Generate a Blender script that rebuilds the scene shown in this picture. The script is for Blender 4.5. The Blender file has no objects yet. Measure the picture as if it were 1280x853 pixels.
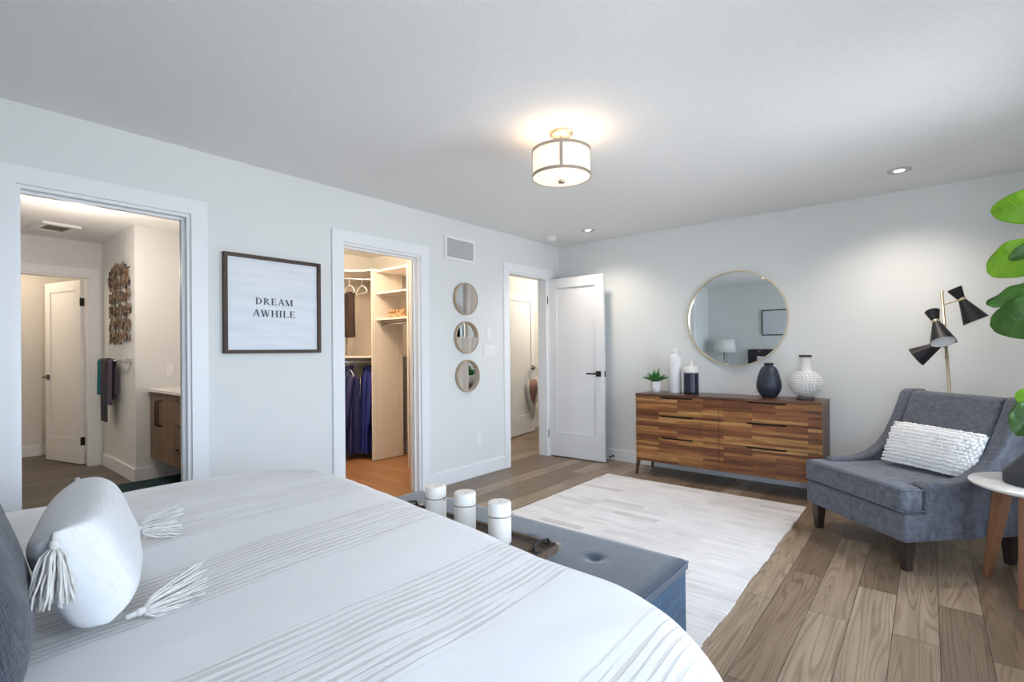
import bpy, bmesh, math, random
from mathutils import Vector, Matrix, Euler, noise
C = bpy.context.scene.collection
S = bpy.context.scene
PI = math.pi
rnd = random.Random(7)

# ------------------------------------------------------------ camera
CAMPOS = Vector((3.38125, -4.97272, 1.21707)); YAW = 0.691108; PITCH = 0.00369; ROLL = -0.0088046; FPX = 627.708; PV = 436.056
cd = bpy.data.cameras.new('camera'); cam = bpy.data.objects.new('camera', cd); C.objects.link(cam)
fw = Vector((-math.sin(YAW)*math.cos(PITCH), math.cos(YAW)*math.cos(PITCH), math.sin(PITCH)))
rt = fw.cross(Vector((0, 0, 1))).normalized(); up = rt.cross(fw)
r2 = rt*math.cos(ROLL)+up*math.sin(ROLL); u2 = -rt*math.sin(ROLL)+up*math.cos(ROLL)
mw = Matrix((r2, u2, -fw)).transposed().to_4x4(); mw.translation = CAMPOS
cam.matrix_world = mw
cd.sensor_fit = 'HORIZONTAL'; cd.sensor_width = 36; cd.lens = FPX/1280*36; cd.clip_start = .02
cd.shift_y = (PV-426.5)/1280
S.camera = cam

# ------------------------------------------------------------ view, world, lights
S.view_settings.view_transform = 'Standard'; S.view_settings.look = 'None'
S.view_settings.gamma = 1; S.view_settings.use_curve_mapping = False
S.view_settings.exposure = 0.85
w = bpy.data.worlds.new('world'); S.world = w; w.use_nodes = True
bg = w.node_tree.nodes['Background']; wt = w.node_tree; _tc = wt.nodes.new('ShaderNodeTexCoord'); _sp = wt.nodes.new('ShaderNodeSeparateXYZ'); _mr = wt.nodes.new('ShaderNodeMapRange'); _mx = wt.nodes.new('ShaderNodeMix'); _mx.data_type = 'RGBA'
wt.links.new(_tc.outputs['Generated'], _sp.inputs[0]); wt.links.new(_sp.outputs[2], _mr.inputs[0]); _mr.inputs[1].default_value = -.12; _mr.inputs[2].default_value = .12
_mx.inputs[6].default_value = (.84, .90, .96, 1); _mx.inputs[7].default_value = (.98, 1.16, 1.40, 1)      # sunlit ground below, pale sky above
wt.links.new(_mr.outputs[0], _mx.inputs[0]); wt.links.new(_mx.outputs[2], bg.inputs[0]); bg.inputs[1].default_value = 5.6

def light(name, kind, loc, power, color=(1, 1, 1), size=.1, rot=(0, 0, 0), **kw):
    l = bpy.data.lights.new(name, kind); l.energy = power; l.color = color
    if kind in ('POINT', 'SPOT'): l.shadow_soft_size = size
    if kind == 'AREA': l.size = size
    for k, v in kw.items():
        if k == 'portal': l.cycles.is_portal = v
        else: setattr(l, k, v)
    o = bpy.data.objects.new(name, l); o.location = loc; o.rotation_euler = rot; C.objects.link(o); return o
WARM = (1.0, .78, .55)
XR = 4.2; YF = -5.5; H = 2.44
WINS = [('x', -4.5, -3.35, .40, 2.15), ('x', -2.60, -1.25, .40, 2.15)]
FWIN = (3.24, 4.14, .05, 2.28)     # tall window in the front wall, right of the bed (x0,x1,z0,z1)
light('window_portal', 'AREA', ((FWIN[0]+FWIN[1])/2, YF-.13, (FWIN[2]+FWIN[3])/2), 1, rot=(PI/2, 0, 0), shape='RECTANGLE', size=FWIN[1]-FWIN[0], size_y=FWIN[3]-FWIN[2], portal=True)     # windows of the right wall (y0,y1,z0,z1)
for i, (_, y0, y1, z0, z1) in enumerate(WINS):
    light('window_portal', 'AREA', (XR+.16, (y0+y1)/2, (z0+z1)/2), 1, size=y1-y0, rot=(0, PI/2, 0), shape='RECTANGLE', size_y=z1-z0, portal=True)
    bpy.context.scene.collection.objects[-1].data.size = z1-z0; bpy.context.scene.collection.objects[-1].data.size_y = y1-y0
light('downlight_lamp', 'SPOT', (.73, -.535, H-.03), 26, (1, .86, .72), .06, spot_size=2.4, spot_blend=1.0)
light('downlight_lamp', 'SPOT', (3.243, -.588, H-.03), 31, (1, .86, .76), .06, spot_size=2.4, spot_blend=1.0)
light('bathroom_lamp', 'POINT', (-1.75, -4.1, 1.95), 15, (1, .85, .74), .08)
light('bathroom_lamp', 'POINT', (-4.4, -4.6, 2.25), 9, (1, .77, .56), .08)
light('closet_lamp', 'POINT', (-.9, -2.3, 2.3), 28, (1, .76, .54), .1)
light('hall_lamp', 'POINT', (-.5, 1.25, 2.3), 14, (1, .86, .72), .1)

# ------------------------------------------------------------ node helpers
def newmat(name):
    m = bpy.data.materials.new(name); m.use_nodes = True
    nt = m.node_tree; b = nt.nodes['Principled BSDF']; return m, nt, b
def N(nt, t, **kw):
    n = nt.nodes.new(t)
    for k, v in kw.items():
        if k[0] == 'i' and k[1:].isdigit(): n.inputs[int(k[1:])].default_value = v
        elif k in n.inputs.keys(): n.inputs[k].default_value = v
        else: setattr(n, k, v)
    return n
def coords(nt, scale=(1, 1, 1), rot=(0, 0, 0), loc=(0, 0, 0)):
    tc = N(nt, 'ShaderNodeTexCoord'); mp = N(nt, 'ShaderNodeMapping')
    mp.inputs['Scale'].default_value = scale; mp.inputs['Rotation'].default_value = rot; mp.inputs['Location'].default_value = loc
    nt.links.new(tc.outputs['Object'], mp.inputs[0]); return mp.outputs[0]
def ramp(nt, fac, stops, interp='LINEAR'):
    r = N(nt, 'ShaderNodeValToRGB'); r.color_ramp.interpolation = interp
    el = r.color_ramp.elements
    while len(el) < len(stops): el.new(.5)
    for e, (p, c) in zip(el, stops): e.position = p; e.color = (*c, 1)
    nt.links.new(fac, r.inputs[0]); return r.outputs[0]
def mixc(nt, a, b, fac, mode='MIX'):
    m = N(nt, 'ShaderNodeMix', data_type='RGBA', blend_type=mode)
    for s, v in ((0, fac), (6, a), (7, b)):
        if hasattr(v, 'is_linked') or hasattr(v, 'links'): nt.links.new(v, m.inputs[s])
        else: m.inputs[s].default_value = v if s == 0 else (*v, 1)
    return m.outputs[2]
def bump(nt, b, h, strength=.2, dist=.01):
    n = N(nt, 'ShaderNodeBump'); n.inputs['Strength'].default_value = strength; n.inputs['Distance'].default_value = dist
    nt.links.new(h, n.inputs['Height']); nt.links.new(n.outputs[0], b.inputs['Normal'])
def plain(name, col, rough=.5, metal=0, noise_amt=0, nscale=40, bmp=0, bdist=.003, spec=.5, bscale=None):
    m, nt, b = newmat(name); b.inputs['Roughness'].default_value = rough; b.inputs['Metallic'].default_value = metal
    b.inputs['Specular IOR Level'].default_value = spec
    n = N(nt, 'ShaderNodeTexNoise'); nt.links.new(coords(nt), n.inputs[0]); n.inputs['Scale'].default_value = nscale; n.inputs['Detail'].default_value = 4
    d = tuple(max(0, c*(1-noise_amt)) for c in col)
    nt.links.new(ramp(nt, n.outputs[0], [(.3, d), (.7, col)]), b.inputs['Base Color'])
    if bmp:
        n2 = N(nt, 'ShaderNodeTexNoise'); nt.links.new(coords(nt), n2.inputs[0]); n2.inputs['Scale'].default_value = bscale or nscale; n2.inputs['Detail'].default_value = 3
        bump(nt, b, n2.outputs[0], bmp, bdist)
    return m
def fabric(name, c1, c2, scale=350, rough=.9, bmp=.4, mixpos=(.35, .65), sheen=.2):
    """woven cloth: two crossed stretched noises"""
    m, nt, b = newmat(name); b.inputs['Roughness'].default_value = rough; b.inputs['Specular IOR Level'].default_value = .2
    b.inputs['Sheen Weight'].default_value = sheen
    outs = []
    for sc in ((scale, scale*.06, scale*.06), (scale*.06, scale*.06, scale), (scale*.06, scale, scale*.06)):
        n = N(nt, 'ShaderNodeTexNoise'); nt.links.new(coords(nt, sc), n.inputs[0]); n.inputs['Scale'].default_value = 1; n.inputs['Detail'].default_value = 2
        outs.append(n.outputs[0])
    a = N(nt, 'ShaderNodeMath', operation='ADD'); nt.links.new(outs[0], a.inputs[0]); nt.links.new(outs[1], a.inputs[1])
    a2 = N(nt, 'ShaderNodeMath', operation='ADD'); nt.links.new(a.outputs[0], a2.inputs[0]); nt.links.new(outs[2], a2.inputs[1])
    d = N(nt, 'ShaderNodeMath', operation='DIVIDE'); nt.links.new(a2.outputs[0], d.inputs[0]); d.inputs[1].default_value = 3
    nt.links.new(ramp(nt, d.outputs[0], [(mixpos[0]+.05, c1), (mixpos[1]-.05, c2)]), b.inputs['Base Color'])
    bump(nt, b, d.outputs[0], bmp, .002); return m
def planks(name, row, length, stops, rot=0, rough=.4, grain=.35, grainscale=(2.2, 26, 26), mortar=.0015, off=.37, mcol=(.05, .035, .025), wave=True, xz=False, bmp=.15):
    m, nt, b = newmat(name); b.inputs['Roughness'].default_value = rough
    r = (PI/2, 0, 0) if xz else (0, 0, rot)
    v = coords(nt, rot=r)
    br = N(nt, 'ShaderNodeTexBrick', offset=off, offset_frequency=2, squash=1)
    br.inputs['Color1'].default_value = (0, 0, 0, 1); br.inputs['Color2'].default_value = (1, 1, 1, 1); br.inputs['Mortar'].default_value = (0, 0, 0, 1)
    br.inputs['Scale'].default_value = 1; br.inputs['Brick Width'].default_value = length; br.inputs['Row Height'].default_value = row; br.inputs['Mortar Size'].default_value = mortar
    br.inputs['Mortar Smooth'].default_value = .1; br.inputs['Bias'].default_value = 0
    nt.links.new(v, br.inputs[0])
    base = ramp(nt, br.outputs['Color'], stops)
    # grain, shifted per plank
    add = N(nt, 'ShaderNodeVectorMath', operation='MULTIPLY_ADD'); nt.links.new(br.outputs['Color'], add.inputs[0]); add.inputs[1].default_value = (7.3, 3.1, 5.7); nt.links.new(v, add.inputs[2])
    sc = N(nt, 'ShaderNodeMapping'); sc.inputs['Scale'].default_value = grainscale; nt.links.new(add.outputs[0], sc.inputs[0])
    n = N(nt, 'ShaderNodeTexNoise'); n.inputs['Scale'].default_value = 1; n.inputs['Detail'].default_value = 6; nt.links.new(sc.outputs[0], n.inputs[0])
    col = mixc(nt, base, ramp(nt, n.outputs[0], [(.3, (.45, .42, .40)), (.62, (1, 1, 1))]), grain, 'MULTIPLY')
    if wave:
        sc2 = N(nt, 'ShaderNodeMapping'); sc2.inputs['Scale'].default_value = (.55, 7.5, 7.5); nt.links.new(add.outputs[0], sc2.inputs[0])
        wv = N(nt, 'ShaderNodeTexNoise'); wv.inputs['Scale'].default_value = 1.1; wv.inputs['Detail'].default_value = 1; wv.inputs['Distortion'].default_value = .25; nt.links.new(sc2.outputs[0], wv.inputs[0])
        mu = N(nt, 'ShaderNodeMath', operation='MULTIPLY'); nt.links.new(wv.outputs[0], mu.inputs[0]); mu.inputs[1].default_value = 120
        si = N(nt, 'ShaderNodeMath', operation='SINE'); nt.links.new(mu.outputs[0], si.inputs[0])
        col = mixc(nt, col, ramp(nt, si.outputs[0], [(.35, (1, 1, 1)), (.95, (.55, .49, .43))]), .6, 'MULTIPLY')
    col = mixc(nt, col, mcol, br.outputs['Fac'])
    nt.links.new(col, b.inputs['Base Color'])
    bump(nt, b, n.outputs[0], bmp, .001); return m

M = {}
M['wall'] = plain('wall_paint', (.755, .775, .765), .75, bmp=.05, nscale=120, spec=.2)
M['wallroom'] = plain('inner_room_paint', (.74, .735, .70), .75, bmp=.05, nscale=120, spec=.2)
M['ceiling'] = plain('ceiling_paint', (.88, .885, .88), .9, noise_amt=.05, nscale=90, bmp=.35, bdist=.004, spec=.1, bscale=130)
M['trim'] = plain('trim_paint', (.84, .86, .88), .35, spec=.4)
M['door'] = plain('door_paint', (.80, .81, .82), .38, spec=.4)
M['floor'] = planks('oak_floor', .155, 1.15, [(0, (.20, .138, .09)), (.5, (.32, .23, .155)), (1, (.44, .34, .24))], rot=PI/2, rough=.38, grain=.5)
M['bathfloor'] = planks('grey_plank_floor', .15, .9, [(0, (.085, .068, .058)), (1, (.15, .12, .10))], rot=PI/2, rough=.4, wave=False, grain=.5)
M['closetfloor'] = planks('honey_plank_floor', .13, 1.1, [(0, (.30, .14, .055)), (1, (.42, .21, .09))], rot=0, rough=.35, wave=False, grain=.5)
M['black'] = plain('black_metal', (.02, .02, .022), .4, .3)
M['matteblack'] = plain('matte_black_paint', (.014, .014, .017), .5, spec=.3)
M['white'] = plain('white_plastic', (.84, .85, .84), .4)
M['brass'] = plain('brushed_brass', (.66, .56, .38), .35, .9)
M['palebrass'] = plain('pale_brass', (.80, .70, .52), .3, .9)
M['nickel'] = plain('satin_nickel', (.50, .44, .37), .35, .9)
M['chrome'] = plain('chrome', (.7, .7, .7), .18, 1)
M['duskblue'] = fabric('slate_blue_velvet', (.022, .034, .052), (.044, .060, .085), 120, bmp=.2, sheen=.5)
M['armchair'] = fabric('charcoal_tweed', (.075, .082, .102), (.165, .178, .212), 420, bmp=.5)
M['darkcloth'] = fabric('dark_grey_linen', (.02, .026, .036), (.085, .10, .125), 420, bmp=.5)
M['whitecloth'] = fabric('white_cotton', (.74, .76, .79), (.82, .83, .85), 300, bmp=.2)
M['yarn'] = plain('ivory_yarn', (.78, .76, .73), .95, noise_amt=.2, nscale=60)
M['walnut'] = planks('walnut_wood', .5, 3, [(0, (.23, .10, .045)), (1, (.28, .125, .06))], rough=.4, wave=False, grain=.7, grainscale=(20, 20, 2.2), mortar=0)
M['darkleg'] = plain('espresso_wood', (.035, .022, .018), .35)
M['marble'] = plain('white_marble', (.80, .79, .77), .2, noise_amt=.08, nscale=6)
M['wax'] = plain('ivory_wax', (.83, .81, .76), .5, noise_amt=.05, nscale=15, bmp=.1)
M['twine'] = plain('grey_twine', (.30, .28, .26), .9, bmp=.5, nscale=200)
M['melamine'] = plain('cream_melamine', (.76, .70, .62), .45)
M['green'] = None

def glassmat(name='window_glass'):
    m, nt, b = newmat(name); nt.nodes.remove(b)
    t = N(nt, 'ShaderNodeBsdfTransparent'); g = N(nt, 'ShaderNodeBsdfGlossy'); g.inputs['Roughness'].default_value = 0
    f = N(nt, 'ShaderNodeFresnel'); mx = N(nt, 'ShaderNodeMixShader')
    nt.links.new(f.outputs[0], mx.inputs[0]); nt.links.new(t.outputs[0], mx.inputs[1]); nt.links.new(g.outputs[0], mx.inputs[2])
    nt.links.new(mx.outputs[0], nt.nodes['Material Output'].inputs[0]); return m
M['glass'] = glassmat()
def emit(name, col, st):
    m, nt, b = newmat(name); b.inputs['Base Color'].default_value = (*col, 1); b.inputs['Emission Color'].default_value = (*col, 1); b.inputs['Emission Strength'].default_value = st; return m
M['mirror'] = plain('mirror_silver', (.80, .83, .84), .0, 1)
M['smallmirror'] = plain('small_mirror_silver', (.86, .88, .90), .02, 1)

# ------------------------------------------------------------ mesh builder
class MB:
    def frame2(s, a0, b0, a1, b1, w1, w2, h0, h1, axis):
        """rectangular frame in the (a,b) plane: side members w1 wide, top and bottom members w2 wide"""
        for q in ((a0, b0, a0+w1, b1), (a1-w1, b0, a1, b1), (a0+w1, b1-w2, a1-w1, b1), (a0+w1, b0, a1-w1, b0+w2)):
            s.prism([(q[0], q[1]), (q[2], q[1]), (q[2], q[3]), (q[0], q[3])], h0, h1, axis)
        return s
    def __init__(s): s.bm = bmesh.new()
    def _take(s, vs, fs, mat=None, smooth=False, mi=0):
        bv = [s.bm.verts.new(mat @ Vector(v) if mat else Vector(v)) for v in vs]
        for f in fs:
            try:
                fc = s.bm.faces.new([bv[i] for i in f]); fc.smooth = smooth; fc.material_index = mi
            except ValueError: pass
        return s
    def box(s, c, d, rot=None, mi=0, taper=None):
        x, y, z = d[0]/2, d[1]/2, d[2]/2
        vs = [(-x, -y, -z), (x, -y, -z), (x, y, -z), (-x, y, -z), (-x, -y, z), (x, -y, z), (x, y, z), (-x, y, z)]
        if taper: vs = [(a*taper, b*taper, c_) if c_ < 0 else (a, b, c_) for a, b, c_ in vs]
        m = Matrix.Translation(c) @ (Euler(rot).to_matrix().to_4x4() if rot else Matrix())
        return s._take(vs, [(0, 3, 2, 1), (4, 5, 6, 7), (0, 1, 5, 4), (1, 2, 6, 5), (2, 3, 7, 6), (3, 0, 4, 7)], m, mi=mi)
    def b2(s, lo, hi, mi=0):
        return s.box([(a+b)/2 for a, b in zip(lo, hi)], [b-a for a, b in zip(lo, hi)], mi=mi)
    def lathe(s, prof, seg=32, mat=None, smooth=True, mi=0, cap=True, wob=None):
        vs = []; fs = []; n = len(prof)
        for r, z in prof:
            for k in range(seg):
                a = 2*PI*k/seg; rr = r*(wob(a, z) if wob else 1)
                vs.append((rr*math.cos(a), rr*math.sin(a), z))
        for i in range(n-1):
            for k in range(seg):
                k2 = (k+1) % seg; fs.append((i*seg+k, i*seg+k2, (i+1)*seg+k2, (i+1)*seg+k))
        if cap:
            fs.append(tuple(range(seg-1, -1, -1))); fs.append(tuple((n-1)*seg+k for k in range(seg)))
        return s._take(vs, fs, mat, smooth, mi)
    def tube(s, pts, r, seg=8, closed=False, mi=0, r2=None):
        pts = [Vector(p) for p in pts]; n = len(pts); vs = []; fs = []
        prev = None
        for i, p in enumerate(pts):
            if closed: t = pts[(i+1) % n]-pts[i-1]
            else: t = pts[min(i+1, n-1)]-pts[max(i-1, 0)]
            t.normalize()
            if prev is None:
                a = Vector((0, 0, 1)) if abs(t.z) < .9 else Vector((1, 0, 0)); u = t.cross(a).normalized()
            else:
                u = prev-t*prev.dot(t); u = u.normalized() if u.length > 1e-6 else t.orthogonal().normalized()
            prev = u; v = t.cross(u)
            rr = r if r2 is None else r+(r2-r)*i/(n-1)
            for k in range(seg):
                a = 2*PI*k/seg; vs.append(p+(u*math.cos(a)+v*math.sin(a))*rr)
        m = n if closed else n-1
        for i in range(m):
            j = (i+1) % n
            for k in range(seg): fs.append((i*seg+k, i*seg+(k+1) % seg, j*seg+(k+1) % seg, j*seg+k))
        if not closed: fs.append(tuple(range(seg-1, -1, -1))); fs.append(tuple((n-1)*seg+k for k in range(seg)))
        return s._take(vs, fs, None, True, mi)
    def prism(s, poly, h0, h1, axis='z', mat=None, smooth=False, mi=0):
        """extrude a 2D polygon; axis says along which axis"""
        f = {'z': lambda a, b, h: (a, b, h), 'y': lambda a, b, h: (a, h, b), 'x': lambda a, b, h: (h, a, b)}[axis]
        n = len(poly); vs = [f(a, b, h0) for a, b in poly]+[f(a, b, h1) for a, b in poly]
        fs = [tuple(range(n-1, -1, -1)), tuple(range(n, 2*n))]+[(i, (i+1) % n, n+(i+1) % n, n+i) for i in range(n)]
        return s._take(vs, fs, mat, smooth, mi)
    def grid(s, fn, nu, nv, closeu=False, closev=False, smooth=True, mi=0, mat=None):
        vs = [fn(i/(nu if closeu else nu-1), j/(nv if closev else nv-1)) for i in range(nu) for j in range(nv)]
        fs = []
        for i in range(nu if closeu else nu-1):
            for j in range(nv if closev else nv-1):
                i2 = (i+1) % nu; j2 = (j+1) % nv
                fs.append((i*nv+j, i2*nv+j, i2*nv+j2, i*nv+j2))
        return s._take(vs, fs, mat, smooth, mi)
    def build(s, name, mats, parent=None, bevel=0, seg=2, sub=0, angle=35, solid=0, smooth=False):
        bmesh.ops.remove_doubles(s.bm, verts=s.bm.verts, dist=1e-6)
        bmesh.ops.recalc_face_normals(s.bm, faces=s.bm.faces)
        if smooth:
            for f in s.bm.faces: f.smooth = True
        me = bpy.data.meshes.new(name); s.bm.to_mesh(me); s.bm.free()
        o = bpy.data.objects.new(name, me); C.objects.link(o)
        for m in (mats if isinstance(mats, (list, tuple)) else [mats]): me.materials.append(m)
        if parent: o.parent = parent
        if solid: md = o.modifiers.new('solid', 'SOLIDIFY'); md.thickness = solid; md.offset = 0
        if bevel: md = o.modifiers.new('bevel', 'BEVEL'); md.width = bevel; md.segments = seg; md.limit_method = 'ANGLE'; md.angle_limit = math.radians(angle)
        if bevel and seg > 2:
            for p_ in me.polygons: p_.use_smooth = True
            md.harden_normals = False
            wn = o.modifiers.new('wn', 'WEIGHTED_NORMAL'); wn.keep_sharp = True
        if sub: md = o.modifiers.new('sub', 'SUBSURF'); md.levels = sub; md.render_levels = sub
        return o
def thing(name, label, cat, loc=(0, 0, 0), rz=0, group=None, rot=None):
    o = bpy.data.objects.new(name, None); C.objects.link(o); o.location = loc; o.rotation_euler = rot or (0, 0, rz); o.empty_display_size = .1
    return tag(o, label, cat, group)
def tag(o, label, cat, group=None):
    o['label'] = label; o['category'] = cat
    if group: o['group'] = group
    return o
def struct(o): o['kind'] = 'structure'; return o
def dup(root, loc, rz=0, label=None):
    def cp(o, par):
        c = o.copy(); C.objects.link(c); c.parent = par
        for ch in [x for x in S.objects if x.parent == o]: cp(ch, c)
        return c
    r = cp(root, None); r.location = loc; r.rotation_euler = (0, 0, rz)
    if label: r['label'] = label
    return r

# ============================================================ STRUCTURE
D1 = (-4.632, -3.886, 2.045); D2 = (-2.88, -2.13, 2.045); D3 = (-.94, -.24, 2.05)
def wall_with_openings(x0, x1, y0, y1, ops, h=H):
    m = MB(); y = y0
    for a, b, z in sorted(ops):
        m.b2((x0, y, 0), (x1, a, h)); m.b2((x0, a, z), (x1, b, h)); y = b
    m.b2((x0, y, 0), (x1, y1, h)); return m
struct(wall_with_openings(-.12, 0, YF, 0, [D1, D2, D3]).build('wall_left', M['wall']))
m = MB(); m.b2((-.12, 0, 0), (XR+.15, .12, H)); struct(m.build('wall_back', M['wall']))
m = MB(); a_, b_, c_, d_ = FWIN; 
m.b2((-.12, YF-.12, 0), (a_, YF, H)); m.b2((b_, YF-.12, 0), (XR+.15, YF, H)); m.b2((a_, YF-.12, 0), (b_, YF, c_)); m.b2((a_, YF-.12, d_), (b_, YF, H)); struct(m.build('wall_front', M['wall']))
m = MB(); t = .05
m.frame2(a_, c_, b_, d_, t, t, YF-.09, YF-.04, 'y')
wo = struct(m.build('window_3', M['trim'])); m = MB(); m.b2((a_+t, YF-.067, c_+t), (b_-t, YF-.063, d_-t)); m.build('pane', M['glass'], wo)
m = MB(); m.b2((a_-.08, YF, 0), (a_, YF+.018, d_+.08)); m.b2((b_, YF, 0), (XR, YF+.018, d_+.08)); m.b2((a_, YF, d_), (b_, YF+.018, d_+.08)); m.b2((a_, YF, c_-.03), (b_, YF+.03, c_)); struct(m.build('trim_window_3', M['trim']))
m = MB(); y = YF
for _, y0, y1, z0, z1 in WINS:
    m.b2((XR, y, 0), (XR+.15, y0, H)); m.b2((XR, y0, 0), (XR+.15, y1, z0)); m.b2((XR, y0, z1), (XR+.15, y1, H)); y = y1
m.b2((XR, y, 0), (XR+.15, 0, H)); struct(m.build('wall_right', M['wall']))
m = MB(); m.b2((-.06, YF-.12, -.1), (XR+.15, .12, 0)); m.b2((-1.5, -1.02, -.1), (-.06, 2.1, 0)); struct(m.build('floor', M['floor']))
m = MB(); m.b2((-5.1, YF-.12, -.1), (-.06, -2.97, 0)); struct(m.build('floor_bathroom', M['bathfloor']))
m = MB(); m.b2((-2.4, -2.97, -.1), (-.06, -1.02, 0)); struct(m.build('floor_closet', M['closetfloor']))
m = MB(); m.b2((-5.2, YF-.2, H), (XR+.2, .12, H+.1)); m.b2((-1.7, .12, H), (0, 2.3, H+.1)); struct(m.build('ceiling', M['ceiling']))
for i, (_, y0, y1, z0, z1) in enumerate(WINS):
    m = MB(); t = .05
    m.frame2(y0, z0, y1, z1, t, t, XR+.05, XR+.11, 'x'); m.b2((XR+.055, (y0+y1)/2-.02, z0+t), (XR+.105, (y0+y1)/2+.02, z1-t))
    wo = struct(m.build('window_%d' % (i+1), M['trim']))
    m = MB(); m.b2((XR+.078, y0+t, z0+t), (XR+.082, y1-t, z1-t)); m.build('pane', M['glass'], wo)
    m = MB()
    for lo, hi in (((XR-.018, y0-.085, z0-.085), (XR, y0, z1+.085)), ((XR-.018, y1, z0-.085), (XR, y1+.085, z1+.085)), ((XR-.018, y0, z1), (XR, y1, z1+.085)), ((XR-.035, y0-.1, z0-.03), (XR, y1+.1, z0))): m.b2(lo, hi)
    struct(m.build('trim_window_%d' % (i+1), M['trim'], bevel=.003))
# bathroom shell
m = MB(); m.b2((-2.41, -3.05, 0), (-.12, -2.95, H)); struct(m.build('wall_bathroom_back', M['wallroom']))
m = MB(); m.b2((-3.65, -3.58, 0), (-2.41, -2.95, H)); struct(m.build('wall_bathroom_art', M['wall']))
m = wall_with_openings(-3.77, -3.65, YF, -2.95, [(-4.45, -3.69, 2.06)]); struct(m.build('wall_bathroom_far', M['wall']))
m = MB(); m.b2((-5.02, YF, 0), (-4.9, -2.95, H)); m.b2((-4.9, -3.55, 0), (-3.77, -3.45, H)); struct(m.build('wall_water_closet', M['wallroom']))
m = MB(); m.b2((-5.02, YF-.12, 0), (-.12, YF, H)); struct(m.build('wall_bathroom_front', M['wall']))
# closet shell
m = MB(); m.b2((-2.3, -2.95, 0), (-2.2, -1.02, H)); m.b2((-2.2, -1.1, 0), (-.12, -1.02, H)); struct(m.build('wall_closet', M['wallroom']))
# hall shell
m = MB(); m.b2((-1.5, -1.02, 0), (-1.4, 2.1, H)); m.b2((-1.4, 1.75, 0), (-.12, 1.85, H)); m.b2((-.12, .12, 0), (0, 1.85, H)); struct(m.build('wall_hall', M['wallroom']))
# casings (flat, a little proud of the wall), jambs
def casing(n, y0, y1, z, x=0, w_=.088, th=.018, face=1, jamb=.12, ext=True):
    m = MB(); xa, xb = (x, x+th*face) if face > 0 else (x-th, x)
    m.prism([(y0-w_, 0), (y0, 0), (y0, z), (y1, z), (y1, 0), (y1+w_, 0), (y1+w_, z+w_), (y0-w_, z+w_)], xa, xb, 'x')
    j = .018
    m.b2((x-jamb, y0-.001, 0), (x, y0+j, z)); m.b2((x-jamb, y1-j, 0), (x, y1+.001, z)); m.b2((x-jamb, y0+j, z-j), (x, y1-j, z+.001))
    return struct(m.build('trim_%d' % n, M['trim']))
c1 = casing(1, *D1); c2 = casing(2, *D2); c3 = casing(3, D3[0], D3[1], D3[2])
casing(4, -4.45, -3.69, 2.06, x=-3.65)
# pocket door tracks + recessed latches on the right jambs
for cpar, (y0, y1, z) in ((c1, D1), (c2, D2)):
    m = MB(); m.b2((-.075, y0+.02, z-.032), (-.045, y1-.02, z-.018)); m.b2((-.075, y1-.034, 0), (-.066, y1-.018, z-.03)); m.b2((-.05, y1-.034, 0), (-.04, y1-.018, z-.03)); m.build('pocket_track', M['trim'], cpar)
    m = MB(); m.b2((-.064, y1-.024, .98), (-.052, y1-.017, 1.045)); m.build('latch', M['black'], cpar)
# closed backs of pocket gaps -> baseboards
def base(name, segs, mat=None):
    m = MB()
    for lo, hi in segs: m.b2((*lo, 0), (*hi, .125))
    return struct(m.build(name, mat or M['trim'], bevel=.004, seg=2))
t = .016
base('baseboard_left', [((0, YF), (t, D1[0]-.088)), ((0, D1[1]+.088), (t, D2[0]-.088)), ((0, D2[1]+.088), (t, D3[0]-.088)), ((0, D3[1]+.088), (t, 0))])
base('baseboard_back', [((t, -t), (XR, 0))]); base('baseboard_front', [((t, YF), (XR, YF+t))]); base('baseboard_right', [((XR-t, YF+t), (XR, -t))])
base('baseboard_bathroom', [((-3.632, -3.58-t), (-2.41+t, -3.58)), ((-2.41, -3.58), (-2.41+t, -3.05)), ((-2.394, -3.066), (-.12, -3.05)), ((-4.9, YF), (-4.9+t, -3.55)), ((-4.884, -3.566), (-3.77, -3.55))])
base('baseboard_closet', [((-2.2, -1.1-t), (-.12, -1.1)), ((-2.2, -2.95), (-2.2+t, -1.116))])
base('baseboard_hall', [((-1.4, -1.0), (-1.4+t, 1.75)), ((-1.384, 1.75-t), (-.12, 1.75))])

# ---- door leaves
def door_leaf(name, L, hinge, ang, h=2.02, th=.036, z0=.012, handle_side=1):
    """leaf local: hinge at origin, runs along +x, thickness in y, one flat shaker panel"""
    st = .105; rc_ = .0135; m = MB()
    m.b2((0, -th/2, 0), (st, th/2, h)); m.b2((L-st, -th/2, 0), (L, th/2, h))
    m.b2((st, -th/2, 0), (L-st, th/2, .27)); m.b2((st, -th/2, h-st-.005), (L-st, th/2, h)); m.b2((st, -th/2+rc_, .27), (L-st, th/2-rc_, h-st-.005))
    o = m.build(name, M['door'], bevel=.0025); o.location = (*hinge, z0); o.rotation_euler = (0, 0, ang); struct(o)
    for s in (-1, 1):
        hz = .945; hx = L-.065
        m = MB(); m.b2((hx-.03, s*th/2, hz-.03), (hx+.03, s*(th/2+.009), hz+.03)); m.tube([(hx, s*th/2, hz), (hx, s*(th/2+.045), hz)], .009)
        m.b2((hx-.125, s*(th/2+.036), hz-.008), (hx+.01, s*(th/2+.052), hz+.008)); m.build('door_handle', M['black'], o, bevel=.002)
    m = MB(); m.b2((L-.001, -.012, .915), (L+.002, .012, .975)); m.build('latch_plate', M['black'], o)
    for hz in (.25, 1.78):
        m = MB(); m.tube([(-.006, th/2*1.1*handle_side, hz-.045), (-.006, th/2*1.1*handle_side, hz+.045)], .008); m.b2((-.003, -th/2, hz-.045), (.0, th/2, hz+.045)); m.build('hinge', M['black'], o)
    return o
door_leaf('door_1', .70, (.012, -.215), math.radians(2.5), handle_side=-1)
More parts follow.
